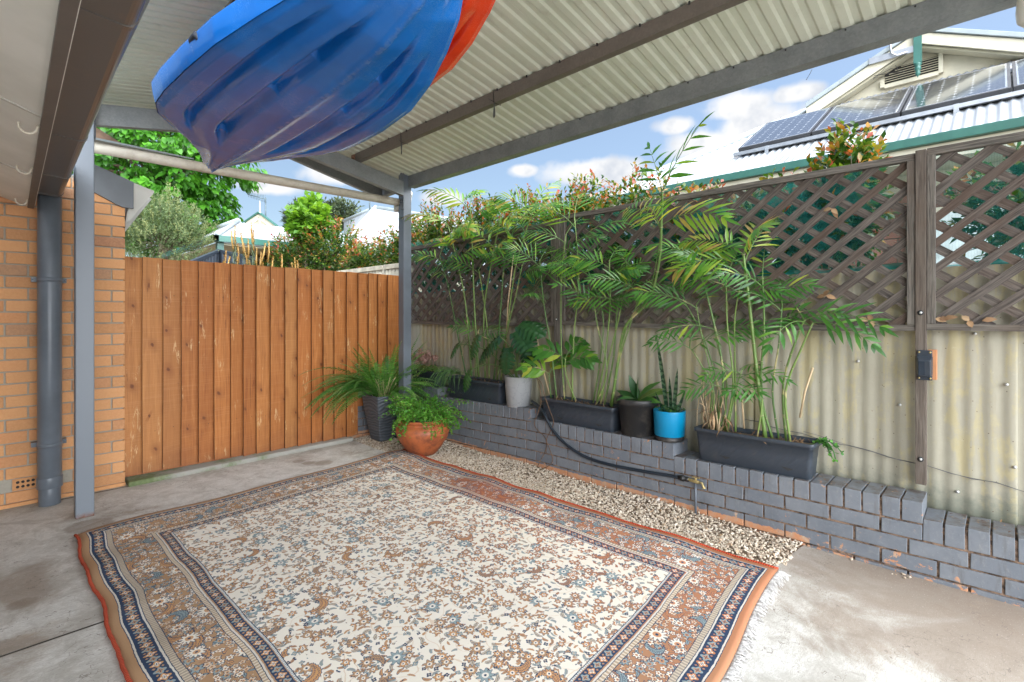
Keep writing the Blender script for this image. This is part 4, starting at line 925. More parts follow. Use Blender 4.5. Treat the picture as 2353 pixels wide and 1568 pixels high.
# ------------------------------------------------------------------ pots and planters
def cap(y):   # top of the stepped wall
    for y0, y1, c in CAPS:
        if y0 <= y < y1: return c - .02 * y + .001
    return .3
def rrect(cx, cy, lx, ly, r, z, n=5):
    out = []
    for sx, sy, a0 in ((1, 1, 0), (-1, 1, 90), (-1, -1, 180), (1, -1, 270)):
        for k in range(n):
            a = math.radians(a0 + 90 * k / (n - 1)); out.append(Vector((cx + sx * (lx / 2 - r) + r * math.cos(a), cy + sy * (ly / 2 - r) + r * math.sin(a), z)))
    return out
def loft(mb, rings, mi=0, capb=True, capt=False, r=.5, smooth=True):
    n = len(rings[0]); vs = [v for g_ in rings for v in g_]
    fs = [(i * n + k, i * n + (k + 1) % n, (i + 1) * n + (k + 1) % n, (i + 1) * n + k) for i in range(len(rings) - 1) for k in range(n)]
    if capb: fs.append(tuple(range(n))[::-1])
    if capt: fs.append(tuple((len(rings) - 1) * n + k for k in range(n)))
    mb.add(vs, fs, r, mi, smooth)
def planter(label, y0, y1, x0, z, h, dep=.19, tilt=0.0):
    L = y1 - y0; cy = (y0 + y1) / 2; cx = x0 + dep / 2
    t = thing('planter_box', label, 'planter', (cx, cy, z), 'charcoal planter boxes on the wall')
    mb = MB(); R = lambda dz, e, r=.025: [Vector((v.x, v.y, v.z + tilt * (cy - v.y))) for v in rrect(cx, cy, dep + e, L + e, r, z + dz)]
    loft(mb, [R(.0, -.055), R(.006, -.045), R(h * .5, -.028), R(h - .028, -.010), R(h - .026, .012, .03), R(h - .004, .014, .03), R(h, .010, .03), R(h, -.006, .022), R(h - .03, -.012, .022), R(h - .034, -.012, .022)], capb=True)
    mb.build('box', M['planter'], t)
    mb = MB(); loft(mb, [R(h - .034, -.012, .022), R(h - .030, -.06)], capb=False, capt=True); mb.build('soil', M['soil'], t)
    for f in (.28, .80):
        y = y1 - L * f; zz = z + h * .22 + tilt * (cy - y); xx = x0 + .0165
        mb = MB(); mb.prism([(xx, y + .036, zz + .010), (xx, y - .036, zz + .004), (xx, y - .005, zz - .010)], (.014, 0, 0)); mb.build('drain_slot', M['dark'], t)
    mb = MB()
    for k in range(110 if L > .5 else 30):
        p = Vector((cx + RND.uniform(-.42, .42) * dep, RND.uniform(y0 + .03, y1 - .03), z + h - .026)); p.z += tilt * (cy - p.y)
        leaf(mb, p, (RND.uniform(-1, 1), RND.uniform(-1, 1), RND.uniform(-.1, .35)), (0, 0, 1), RND.uniform(.03, .09), RND.uniform(.004, .014), None, RND.uniform(-.6, .6), 2)
    mb.build('leaf_litter', M['dead'], t, kind='stuff')
    return t
planter('longest charcoal planter box at right with several tall canes, on the second lowest step', .80, 1.53, 3.385, .377, .225, .195, .010)
planter('charcoal planter box between the pale pot and the black pot', 2.19, 2.955, 3.385, cap(2.5), .205, .19, 0)
planter('charcoal planter box left of the pale grey pot', 3.47, 4.30, 3.385, cap(3.9), .22, .19, 0)
planter('small charcoal planter box of succulents beside the corner post', 4.50, 4.98, 3.39, cap(4.7), .17, .17, 0)
def pot(name, label, c, prof, mat_, fill, cat='pot', group=None, n=40, inner=None):
    t = thing(name, label, cat, c, group); mb = MB(); mb.lathe(prof, c, n); mb.build('body', mat_, t)
    r, z = fill; mb = MB(); mb.lathe([(r, z - .01), (r * .98, z), (.001, z + .008)], c, 24); mb.build('soil', M['soil'], t); return t
zc1 = cap(3.3); wp = Vector((3.475, 3.305, zc1))
pot('flower_pot', 'round pale grey pot with fine cracks holding a split-leaf plant', wp, [(.001, 0), (.108, 0), (.112, .004), (.134, .28), (.134, .288), (.128, .288), (.120, .24), (.001, .24)], M['white_pot'], (.124, .255))
bp_ = Vector((3.49, 2.035, cap(2.04)))
pot('nursery_pot', 'round black plastic nursery pot with thick rim', bp_, [(.001, 0), (.112, 0), (.12, .006), (.146, .235), (.162, .24), (.165, .275), (.160, .285), (.150, .285), (.146, .24), (.001, .24)], M['black_plastic'], (.146, .25))
bl = Vector((3.485, 1.765, cap(1.76)))
t = pot('flower_pot', 'round turquoise pot with black base at the end of a wall step', bl, [(.103, .035), (.108, .04), (.116, .215), (.116, .222), (.110, .222), (.108, .19), (.001, .19)], M['blue_pot'], (.109, .195))
mb = MB(); mb.lathe([(.001, 0), (.100, 0), (.104, .004), (.103, .036), (.001, .036)], bl, 32); mb.build('base', M['black_plastic'], t)
tp = Vector((2.965, 4.14, .0))
t = pot('terracotta_pot', 'wide round terracotta pot with rolled rim standing on the gravel', tp, [(.001, .0), (.125, .0), (.135, .006), (.185, .07), (.245, .16), (.266, .225), (.262, .262), (.238, .292), (.222, .305), (.222, .318), (.238, .330), (.244, .342), (.238, .352), (.222, .354), (.212, .345), (.205, .28), (.001, .28)], M['terracotta'], (.15, .33), n=56)
mb = MB(); mb.lathe([(.16, .28), (.185, .335), (.188, .352), (.182, .356), (.172, .352), (.165, .31)], tp, 40); mb.build('inner_pot', M['black_plastic'], t)
gp = Vector((3.00, 4.93, .0)); t = thing('tall_pot', 'tall square tapered grey pot with rippled sides standing before the brick pier', 'pot', gp)
mb = MB(); R = lambda z, w, r=.02: [v for v in rrect(gp.x, gp.y, w, w, r, z)]
loft(mb, [R(.0, .20), R(.01, .21), R(.16, .262), (R(.33, .315)), R(.49, .352), R(.50, .355), R(.50, .33), R(.46, .325)]); mb.build('body', M['ripple_pot'], t)
mb = MB(); loft(mb, [R(.46, .325), R(.465, .2)], capb=False, capt=True); mb.build('soil', M['soil'], t)
# ------------------------------------------------------------------ tap, pipe, vines
tpz = onX(1612, 1108, 3.345)
tt = thing('garden_tap', 'old brass garden tap with black fitting and grey riser pipe on the grey brick wall', 'tap', (3.34, tpz.y, .0))
P0 = onX(1586, 1103, 3.345); P1 = onX(1598, 1107, 3.345); P2 = onX(1613, 1111, 3.34); P3 = onX(1618, 1124, 3.335)
mb = MB(); mb.tube([P0 + Vector((0, .012, .002)), P1, P1 + (P2 - P1) * .5], [.011, .012, .011], 12); mb.tube([P1 + (P2 - P1) * .2, P2, P3], [.009, .0085, .009], 12); mb.tube([P3 + (P2 - P3) * .2, P3], [.0125, .0125], 12)
mb.tube([P1 + Vector((0, 0, 0)), P1 + Vector((-.004, -.004, .028))], .007, 10); mb.box(P1 + Vector((-.012, -.03, .026)), P1 + Vector((.006, .022, .032))); mb.build('body', M['brass'], tt, bevel=.001)
mb = MB(); mb.tube([(P1.x + .002, P1.y, P1.z - .008), (P1.x + .004, P1.y, .01)], .008, 10); mb.build('riser_pipe', M['downpipe'], tt)
J0 = onX(1558, 1097, 3.35); J1 = onX(1580, 1102, 3.347)
mb = MB(); dJ = (J1 - J0)
mb.tube([J0, J0 + dJ * .3, J0 + dJ * .32, J0 + dJ * .62, J0 + dJ * .64, J1, J1 + dJ * .12], [.014, .019, .0215, .0205, .016, .018, .015], 12); mb.build('compression_fitting', M['zip'], tt)
hose = [onX(1222, 922, 3.50), onX(1236, 932, 3.43), onX(1250, 950, 3.365), onX(1268, 985, 3.362), onX(1300, 1021, 3.362), onX(1345, 1050, 3.362), onX(1400, 1068, 3.362), onX(1470, 1082, 3.36), onX(1530, 1092, 3.355), J0]
def smooth_path(p, k=5):
    out = []
    for i in range(len(p) - 1):
        a = p[max(i - 1, 0)]; b = p[i]; c = p[i + 1]; d = p[min(i + 2, len(p) - 1)]
        for j in range(k):
            t = j / k; out.append(.5 * ((2 * b) + (c - a) * t + (2 * a - 5 * b + 4 * c - d) * t * t + (3 * b - a - 3 * c + d) * t ** 3))
    return out + [p[-1]]
mb = MB(); mb.tube(smooth_path(hose), .0125, 12); mb.build('water_pipe', M['polypipe'], label='black poly water pipe draped down the grey wall to the tap', cat='pipe')
for label, pp_, xx in (('dry brown vine trailing from the pale pot, longer one reaching the gravel', [(1196, 866), (1215, 860), (1232, 868), (1240, 890), (1243, 925), (1234, 955), (1228, 970), (1232, 985), (1248, 1000), (1256, 1016), (1252, 1040), (1240, 1062), (1232, 1080)], 3.37),
                      ('dry brown vine looping over the wall step under the black pipe', [(1226, 862), (1244, 880), (1250, 905), (1262, 940), (1272, 968), (1268, 985), (1256, 1010), (1262, 1030), (1270, 1055), (1262, 1070), (1240, 1080), (1222, 1086)], 3.36)):
    pts = [onX(a, b, xx + (.09 if b < 880 else 0) - (.0 if b < 1060 else .03)) for a, b in pp_]
    mb = MB(); mb.tube(smooth_path(pts, 4), .0032, 5); mb.build('vine_stem', M['vine'], label=label, cat='vine')
# ------------------------------------------------------------------ neighbouring house on the right
NX, NZ, NP = 5.9, 3.0, .57
def onroof(px, py, up=0):
    r = ray(px, py); s = (NZ + up - H - NP * NX) / (r.z - NP * r.x); return Vector((r.x * s, r.y * s, H + r.z * s))
nh = thing('neighbour_house', 'cream gabled neighbour house with pale metal roof and green gutter, behind the right fence', 'house', (NX, 0, 0))
B = onroof(1862, 256); C0y = 4.26
def hipx(y): return NX + (B.x - NX) * min(1, max(0, (C0y - y) / (C0y - B.y)))
mb = MB(); n = 1000; vs = []; fs = []; Y0 = -5.0; TX = B.x + .04
for i in range(n + 1):
    y = Y0 + (C0y - Y0) * i / n; a = .009 * math.cos(2 * math.pi * y / .076); x2 = min(hipx(y), TX)
    vs += [(NX - .03, y, NZ - .03 * NP + a), (x2, y, NZ + (x2 - NX) * NP + a)]
for i in range(n): fs.append((2 * i, 2 * i + 2, 2 * i + 3, 2 * i + 1))
mb.add(vs, fs, .5, 0, True)
mb.add([(NX, C0y, NZ), (NX + 6, C0y + .0, NZ), (B.x + 3, B.y + .1, B.z + .5), (B.x, B.y, B.z)], [(0, 1, 2, 3)])
mb.build('roof', M['nroof'], nh)
hc = Vector((NX, C0y, NZ)); mb = MB(); mb.tube([hc + Vector((0, 0, .02)), B + Vector((0, 0, .02))], .055, 8); mb.build('hip_capping', M['grey_cap'], nh)
mb = MB(); mb.prism([(NX - .075, Y0, NZ - .085), (NX - .0, Y0, NZ - .085), (NX - .0, Y0, NZ - .03), (NX - .03, Y0, NZ - .03), (NX - .03, Y0, NZ - .07), (NX - .06, Y0, NZ - .07), (NX - .07, Y0, NZ - .005), (NX - .085, Y0, NZ - .005)], (0, C0y - Y0 + .1, 0)); mb.build('gutter', M['green_trim'], nh, bevel=.006)
mb = MB(); mb.box((NX, Y0, NZ - .22), (NX + .5, C0y, NZ - .20)); mb.box((NX - .02, Y0, NZ - .22), (NX - .002, C0y, NZ - .087)); mb.box((NX + .46, Y0, NZ - .40), (NX + .50, C0y, NZ - .222)); mb.build('eave_lining', M['cream'], nh)
mb = MB(); mb.box((NX + .52, Y0, 0), (NX + .72, C0y - .5, NZ - .15), .5, 1)
z = .1
while z < NZ - .2:
    y = Y0 + (.12 if int(z / .086) % 2 else 0)
    while y < C0y - .7:
        if z > 1.2: mb.box((NX + .50, y, z), (NX + .53, y + .23, z + .076))
        y += .24
    z += .086
mb.build('wall', [M['red_brick'], M['mortar']], nh)
for k, (ya, yb) in enumerate(((-.35, .62), (1.7, 2.5))):
    mb = MB(); mb.box((NX + .44, ya - .05, 1.1), (NX + .5, yb + .05, 2.42)); fr = mb.build('window', M['cream'], nh, bevel=.004)
    mb = MB(); mb.box((NX + .432, ya, 1.15), (NX + .438, yb, 2.36)); mb.build('blind', M['blind'], fr)
# gablet
ap = onX(2114, 86, B.x); R_ = Vector((B.x, 2 * ap.y - B.y, B.z)); gx = B.x
mb = MB(); mb.prism([B + Vector((.03, 0, 0)), ap + Vector((.03, 0, -.05)), R_ + Vector((.03, 0, 0))], (.02, 0, 0)); mb.build('gable_wall', M['cream'], nh)
def barge(name, mt, a, b, w, off, th, dx):
    mb = MB(); d = Vector((0, 0, -1)); mb.prism([a + Vector((dx, 0, -off)), b + Vector((dx, 0, -off)), b + Vector((dx, 0, -off - w)), a + Vector((dx, 0, -off - w * .9))], (th, 0, 0)); return mb.build(name, mt, nh, bevel=.004)
Bx = B + (B - ap) * .04
for e in (B, R_):
    barge('barge_board', M['cream'], ap + Vector((0, 0, .0)), e, .155, .02, .03, -.22)
    barge('barge_lining', M['cream_dark'], ap + Vector((0, 0, -.14)), e + Vector((0, 0, -.14)), .035, .02, .16, -.17)
    barge('barge_capping', M['grey_cap'], ap + Vector((0, 0, .045)), e + Vector((0, 0, .045)), .06, .0, .30, -.25)
mb = MB(); back = Vector((3.2, 0, 0)); mb.add([ap + Vector((-.2, 0, .03)), B + Vector((-.2, 0, .03)), B + back, ap + back], [(0, 1, 2, 3)]); mb.add([ap + Vector((-.2, 0, .03)), R_ + Vector((-.2, 0, .03)), R_ + back, ap + back], [(0, 1, 2, 3)]); mb.build('gable_roof', M['nroof'], nh)
vy0 = onX(2033, 200, gx).y; vy1 = onX(2157, 160, gx).y; vz0 = onX(2037, 196, gx).z; vz1 = onX(2157, 130, gx).z + .02
mb = MB(); mb.box((gx + .018, vy1, vz0), (gx + .028, vy0, vz1)); vent = mb.build('vent', M['dark'], nh)
mb = MB()
for k in range(7):
    z0 = vz0 + (vz1 - vz0) * k / 7; ztop = ap.z - (ap.z - B.z) * 0
    yL = vy0
    # rake cuts the upper left corner of the louvre
    rake = B.y + (ap.y - B.y) * max(0, (z0 + .23 - B.z)) / (ap.z - B.z)
    yL = min(vy0, max(rake, vy1 + .05)) if ap.y < B.y else vy0
    mb.prism([(gx + .012, yL, z0 + .012), (gx - .02, yL, z0), (gx - .02, yL, z0 + .007), (gx + .012, yL, z0 + .021)], (0, vy1 - yL, 0))
mb.build('louvre', M['cream_dark'], vent)
mb = MB()
for a, b in (((gx - .035, vy1 - .045, vz0 - .03), (gx + .02, vy1, vz1 + .02)), ((gx - .035, vy0, vz0 - .03), (gx + .02, vy0 + .045, vz0 + (vz1 - vz0) * .35)), ((gx - .035, vy1, vz0 - .05), (gx + .02, vy0, vz0 - .005))): mb.box(a, b)
mb.build('vent_frame', M['cream'], vent)
mb = MB(); q = ap + Vector((-.24, 0, 0)); mb.box(q + Vector((-.03, -.04, -.42)), q + Vector((.03, .04, .02))); mb.lathe([(.035, -.42), (.04, -.44), (.022, -.455), (.034, -.475), (.034, -.50), (.018, -.515), (.03, -.54), (.02, -.565), (.008, -.58), (.001, -.60)], q, 16); mb.build('finial', M['green_trim'], nh)
mb = MB(); q = ap + Vector((-.26, .16, -.22)); mb.box(q + Vector((0, -.16, -.05)), q + Vector((.012, .34, .03))); mb.tube([q + Vector((-.03, .12, .22)), q + Vector((-.03, .10, .0)), q + Vector((-.03, .04, -.05)), q + Vector((-.01, -.06, -.03))], .012, 8); mb.build('service_bracket', M['alu'], nh)
# solar panels
up = .13; pb = [onroof(*p, up) for p in ((1687, 349), (1858, 307), (2067.6, 256), (2326, 195))]; pt = onroof(1890, 251, up)
xb = sum(p.x for p in pb) / 4; xt = pt.x; ys = [p.y for p in pb]; dyp = (ys[0] - ys[3]) / 3
nn = Vector((-NP, 0, 1)).normalized(); zf = lambda x: NZ + up + NP * (x - NX)
for k in range(4):
    a = ys[0] - dyp * k - .008; b = a - dyp + .016
    lab = (['leftmost solar panel on the neighbour roof, farthest from the beam', 'second solar panel from the left on the neighbour roof, under the left half of the gable vent', 'third solar panel from the left, under the right half of the gable vent', 'fourth solar panel from the left, cut by the right edge of the photo', 'x'][k])
    mb = MB(); e = .025; mb.add([Vector((xb, a, zf(xb))) + nn * .002 + Vector((e, -e, e * NP)), Vector((xb, b, zf(xb))) + nn * .002 + Vector((e, e, e * NP)), Vector((xt, b, zf(xt))) + nn * .002 + Vector((-e, e, -e * NP)), Vector((xt, a, zf(xt))) + nn * .002 + Vector((-e, -e, -e * NP))], [(0, 1, 2, 3)], .5, 0, False, [(0, 0), (1, 0), (1, 1), (0, 1)])
    m2 = MB(); m2.prism([(xb, a, zf(xb)), (xb, b, zf(xb)), (xt, b, zf(xt)), (xt, a, zf(xt))], nn * -.045); t = m2.build('solar_panel', M['black_frame'], nh, label=lab); mb.build('cells', M['pv'], t)
mb = MB()
for x in (xb + .02, xt - .1): mb.bar((x, ys[0] + .05, zf(x) - .075), (x, Y0, zf(x) - .075), .04, .04)
for k in range(5):
    y = ys[0] - .35 - k * 1.05 * dyp; mb.box((xb - .03, y - .02, zf(xb) - .16), (xb - .02, y + .02, zf(xb) - .05)); mb.box((xb - .05, y - .025, zf(xb) - .165), (xb - .015, y + .025, zf(xb) - .155))
mb.build('panel_rail', M['alu'], nh)
# ------------------------------------------------------------------ far houses
t = thing('far_house', 'far house with white metal roof, green gutter and dark brick beyond the gate', 'house', (3.5, 11, 0))
C = Vector((2.82, 10.34, 2.84)); R1 = atD(547, 511, 10.78); R0 = atD(452, 542, 14.5); L0 = Vector((2.88, 17.0, 2.84)); E0 = Vector((10, 10.45, 2.84)); E1 = atD(660, 523, 13.0)
mb = MB()
def csurf(mb, a, b, c, d, pitch=.11, amp=.012):   # a-b eave, d-c top
    n = int((Vector(b) - Vector(a)).length / pitch * 4); vs = []
    for i in range(n + 1):
        s = i / n; off = Vector((0, 0, amp * math.cos(s * n / 4 * 2 * math.pi))); vs += [Vector(a).lerp(b, s) + off, Vector(d).lerp(c, s) + off]
    mb.add(vs, [(2 * i, 2 * i + 2, 2 * i + 3, 2 * i + 1) for i in range(n)], .5, 0, True)
csurf(mb, L0, C, R1, R0); csurf(mb, C, E0, E1 + Vector((3, 1, .2)), R1); mb.build('roof', M['nroof'], t)
mb = MB(); mb.tube([R0 + Vector((0, 0, .03)), R1 + Vector((0, 0, .03))], .06, 6); mb.tube([C + Vector((0, 0, .02)), R1 + Vector((0, 0, .03))], .04, 6); mb.build('hip_capping', M['grey_cap'], t)
mb = MB(); mb.box((C.x - .1, C.y - .1, C.z - .11), (C.x, 17, C.z)); mb.box((C.x - .1, C.y - .1, C.z - .112), (10, C.y, C.z - .001)); mb.build('gutter', M['green_trim'], t)
mb = MB(); mb.box((C.x + .02, C.y + .02, C.z - .16), (10, 17, C.z - .115)); mb.build('eave_lining', M['cream_dark'], t)
mb = MB(); mb.box((C.x - .0, C.y + .0, 0), (C.x + .11, C.y + .11, C.z - .11)); mb.build('verandah_post', M['green_trim'], t)
mb = MB(); z = 1.6
mb.box((C.x + 1.12, C.y + 1.12, 0), (8, 12, 2.7), .5, 1)
while z < 2.65:
    o = .12 if int(z / .086) % 2 else 0
    for k in range(16): mb.box((C.x + 1.1 + o + k * .24, C.y + 1.10, z), (C.x + 1.33 + o + k * .24, C.y + 1.13, z + .072))
    for k in range(20): mb.box((C.x + 1.10, C.y + 1.14 + o + k * .24, z), (C.x + 1.13, C.y + 1.37 + o + k * .24, z + .072))
    z += .086
mb.build('wall', [simple('dark_brown_brick', (.07, .035, .028), .85, amt=.3), M['mortar']], t)
q0 = atD(561, 522, 13); q1 = atD(597, 497, 13); q2 = atD(630, 522, 13)
mb = MB(); mb.prism([q0, q1, q2], (.05, .05, 0)); mb.build('gable_wall', M['cream_dark'], t)
for e in (q0, q2):
    mb = MB(); v = (q1 - e).normalized(); mb.bar(e - v * .1, q1, .06, .14, r=.5); mb.build('barge_board', M['cream'], t)
    mb = MB(); mb.bar(e - v * .12 + Vector((0, 0, .085)), q1 + Vector((0, 0, .085)), .2, .03, r=.5); mb.build('barge_capping', M['green_trim'], t)
mb = MB(); mb.lathe([(.03, -.2), (.035, .0), (.02, .05), (.035, .09), (.012, .14), (.015, .3), (.001, .42)], q1, 10); mb.build('finial', M['cream'], t)
t = thing('far_house', 'far house with a plain white hipped metal roof behind the hedge by the corner post', 'house', (8, 9, 0))
A = atD(864, 477, 12.6); A2 = atD(1100, 515, 11.2); b0 = atD(760, 556, 11.6); b1 = atD(1120, 640, 9.6); l0 = atD(790, 508, 17)
mb = MB(); csurf(mb, b0 + Vector((0, 0, -.4)), b1, A2, A, .09); csurf(mb, l0 + Vector((0, 0, -1)), b0 + Vector((0, 0, -.4)), A, l0); mb.build('roof', M['nroof'], t)
mb = MB(); mb.tube([b0 + Vector((0, 0, -.38)), A], .07, 6); mb.tube([A, A2], .05, 6); mb.tube([l0, A], .05, 6); mb.build('ridge_capping', M['grey_cap'], t)
mb = MB(); mb.box((A.x - .8, A.y - .5, 0), (A.x + 2.5, A.y + 3, 2.6)); mb.build('wall', M['cream'], t)
def antenna(label, top, base, ax, boom, els):
    t = thing('tv_antenna', label, 'antenna', base)
    mb = MB(); mb.tube([base, top], .018, 6); mb.build('mast', M['antenna'], t)
    mb = MB(); b0, b1 = boom; mb.tube([b0, b1], .012, 5)
    for k in range(els):
        p = b0.lerp(b1, (k + .5) / els); L = .07 + .05 * k / els; mb.tube([p - ax * L, p + ax * L], .007, 4)
    mb.build('boom', M['antenna'], t); return t
d = 13.2; antenna('thin television antenna on the far roof with green gutter, pointing left', atD(610.5, 455, d), atD(610.5, 512, d), Vector((0, .3, .8)).normalized(), (atD(569, 447, d), atD(612, 458, d)), 12)
d = 12.8; t = antenna('taller television antenna on the plain white hipped roof, cut by the overhead pipe', atD(849.6, 436, d), atD(849.6, 484, d), Vector((0, .2, .9)).normalized(), (atD(818, 426, d), atD(858, 438, d)), 11)
mb = MB(); mb.tube([atD(829, 429, d), atD(834, 440, d), atD(850, 443, d), atD(858, 437, d)], .01, 5); mb.tube([atD(849.6, 484, d), atD(854, 482, d), atD(850, 470, d)], .01, 5); mb.build('brace', M['antenna'], t)
t = thing('dark_fence', 'dark blue ribbed steel fence beyond the left part of the gate', 'fence', (2.2, 8, 0))
mb = MB(); a = atD(436, 604, 7.4); b = atD(503, 574, 8.9); c = atD(585, 590, 8.2); a.z = 2.15; b.z = 2.52; c.z = 2.3
for p, q in ((a, b), (b, c)):
    n = int((q - p).length / .03); nr = (q - p).normalized().cross(Vector((0, 0, 1))); vs = []
    for i in range(n + 1):
        s = i / n; o = nr * (.02 if (i // 3) % 2 else -.012); w = p.lerp(q, s) + o; vs += [Vector((w.x, w.y, 0)), w]
    mb.add(vs, [(2 * i, 2 * i + 2, 2 * i + 3, 2 * i + 1) for i in range(n)])
mb.build('sheet', M['dark_steel'], t)
mb = MB(); mb.bar(a, b, .05, .05, r=.5); mb.bar(b, c, .05, .05, r=.5); mb.build('capping', M['dark_steel'], t)
# ------------------------------------------------------------------ plants
def shrub(name, label, cat, c, rad, shoots, mat_, L=.05, W=.024, nl=13, group=None, red=.4, base=0.0, up=.35, r0=(0, .5)):
    c = Vector(c); t = thing(name, label, cat, (c.x, c.y, base), group)
    fo = MB(); br = MB()
    for k in range(5): br.tube([(c.x + RND.uniform(-.1, .1), c.y + RND.uniform(-.1, .1), base), c + Vector((RND.uniform(-.4, .4) * rad[0], RND.uniform(-.4, .4) * rad[1], 0))], [.022, .008], 5)
    lump = [(rv(), RND.uniform(.75, 1.15)) for _ in range(9)]
    for k in range(shoots):
        d = rv(); d.z = d.z * .9 + .1
        f = max(w * max(0, d.dot(v)) ** 2 for v, w in lump) * .35 + .72
        inner = RND.random() < .30
        e = Vector((d.x * rad[0], d.y * rad[1], d.z * rad[2])) * f * (RND.uniform(.45, .8) if inner else RND.uniform(.86, 1.12)); s = e * .55
        dr = (e - s).normalized() + Vector((0, 0, up)); Ls = (e - s).length + .06
        q = arc(c + s, dr, Ls, 4, -.2, .15)
        if k % 3 == 0: br.tube(q, [.004, .0035, .003, .002, .0012], 3, cap=False)
        for i in range(nl):
            u = .15 + .85 * i / (nl - 1); j = min(3, int(u * 4)); p = q[j].lerp(q[j + 1], u * 4 - j)
            dd = (q[j + 1] - q[j]).normalized(); sdv = rv(); sdv = (sdv - dd * sdv.dot(dd)); sdv = sdv.normalized() if sdv.length > .1 else dd.orthogonal()
            ld = sdv * (1.0 - .5 * u) + dd * (.35 + .5 * u)
            tip = u > .62 and not inner
            r = RND.uniform(.45, 1.0) if (tip and RND.random() < red * (1.2 if d.z > .1 else .5)) else RND.uniform(*r0)
            leaf(fo, p, ld, Vector((0, 0, 1)) + rv(.6), L * 1.25 * RND.uniform(.6, 1.15) * (.8 if tip else 1), W * 1.35 * RND.uniform(.7, 1.1), r, .3, 2)
    fo.build('foliage', mat_, t); br.build('branches', M['bark'], t); return t
HG = 'lilly pilly hedge shrubs'
hedge_list = [((3.98, 5.15, 2.08), (.38, .55, .74), 380, 'red tipped hedge shrub right behind the corner post above the lattice'),
              ((4.02, 4.3, 2.02), (.4, .5, .70), 400, 'red tipped hedge shrub above the far end of the lattice'),
              ((4.02, 3.55, 2.02), (.36, .46, .72), 400, 'hedge shrub with a tall pointed bronze shoot above the lattice'),
              ((4.02, 2.95, 2.02), (.36, .42, .72), 400, 'green and orange hedge shrub over the post between the left lattice panels'),
              ((4.02, 2.35, 1.98), (.36, .44, .60), 360, 'red tipped hedge shrub behind the tallest palm'),
              ((4.0, 1.75, 1.92), (.34, .40, .42), 300, 'red tipped hedge shrub behind the bright yellow green fronds'),
              ((4.0, 1.15, 1.90), (.32, .44, .42), 300, 'hedge shrub with glowing orange and red leaves under the green gutter'),
              ((3.98, .74, 2.10), (.28, .22, .46), 230, 'small hedge shrub with red tips left of the post with the lamp'),
              ((4.0, -.15, 1.93), (.3, .34, .42), 160, 'orange leaved hedge shrub behind the far right lattice panel')]
for c, rad, n, lb in hedge_list:
    near = c[1] < 1.4; shrub('hedge_shrub', lb, 'shrub', c, rad, n, M['hedge'], .062 if near else .055, .028 if near else .024, 13, HG, .5, 0)
# long shoots with red leaves sticking up
for (px, py, d) in ((1225, 425, 5.3), (1215, 440, 5.3), (1975, 308, 3.55), (1035, 478, 6.3)):
    p = atD(px, py, d); t = thing('hedge_shoot', {1225: 'tallest bronze shoot standing above the hedge in the middle', 1215: 'shorter bronze shoot beside the tallest one above the hedge', 1975: 'red and orange shoot standing above the lattice under the green gutter', 1035: 'red tipped shoot above the hedge near the corner post'}[px], 'shoot', p - Vector((0, 0, .35)), 'tall hedge shoots')
    mb = MB(); q = arc(p - Vector((0, 0, .35)), (RND.uniform(-.1, .1), RND.uniform(-.1, .1), 1), .36, 5, 0, .1); mb.tube(q, [.004, .004, .003, .003, .002, .001], 4); mb.build('stem', M['bark'], t)
    mb = MB()
    for i in range(26):
        u = i / 25; j = min(4, int(u * 5)); s = q[j].lerp(q[j + 1], u * 5 - j); a = i * 2.4
        leaf(mb, s, (math.cos(a), math.sin(a), .9), (0, 0, 1), .055 * (1.1 - .5 * u), .022, RND.uniform(.55, .95), .2, 2)
    mb.build('leaves', M['hedge'], t)
far_h = [((4.35, 6.3, 2.25), (.42, .6, .56), 380, 'red tipped hedge shrub left of the corner post over the far fence'),
         ((4.4, 7.5, 2.10), (.5, .75, .48), 420, 'low green and red hedge shrub over the far fence before the white roof'),
         ((4.3, 8.9, 2.45), (.6, .72, .68), 480, 'tallest reddish hedge shrub over the far fence'),
         ((4.2, 10.2, 2.35), (.6, .85, .62), 420, 'reddish hedge shrub under the lime green shrub'),
         ((4.0, 11.9, 2.25), (.6, .8, .58), 330, 'small reddish hedge shrub at the left end beside the green gutter')]
for c, rad, n, lb in far_h: shrub('hedge_shrub', lb, 'shrub', c, rad, n, M['hedge'], .06, .027, 14, 'hedge shrubs over the far fence', .6, 0)
shrub('lime_shrub', 'bright lime green broad leaved shrub rising above the far hedge', 'shrub', atD(712, 520, 9.2), (.36, .36, .52), 170, M['lime'], .12, .09, 9, None, .6, 0, .6)
shrub('conifer', 'small dark grey green conifer left of the lime green shrub', 'tree', atD(683, 520, 15), (.35, .35, .75), 150, M['gum'], .16, .03, 12, None, .5, 0, .2)
shrub('gum_tree', 'distant rounded olive green tree behind the lime green shrub', 'tree', atD(766, 500, 34), (1.75, 1.6, 1.2), 420, M['gum'], .26, .09, 14, None, .5, 0, .2)
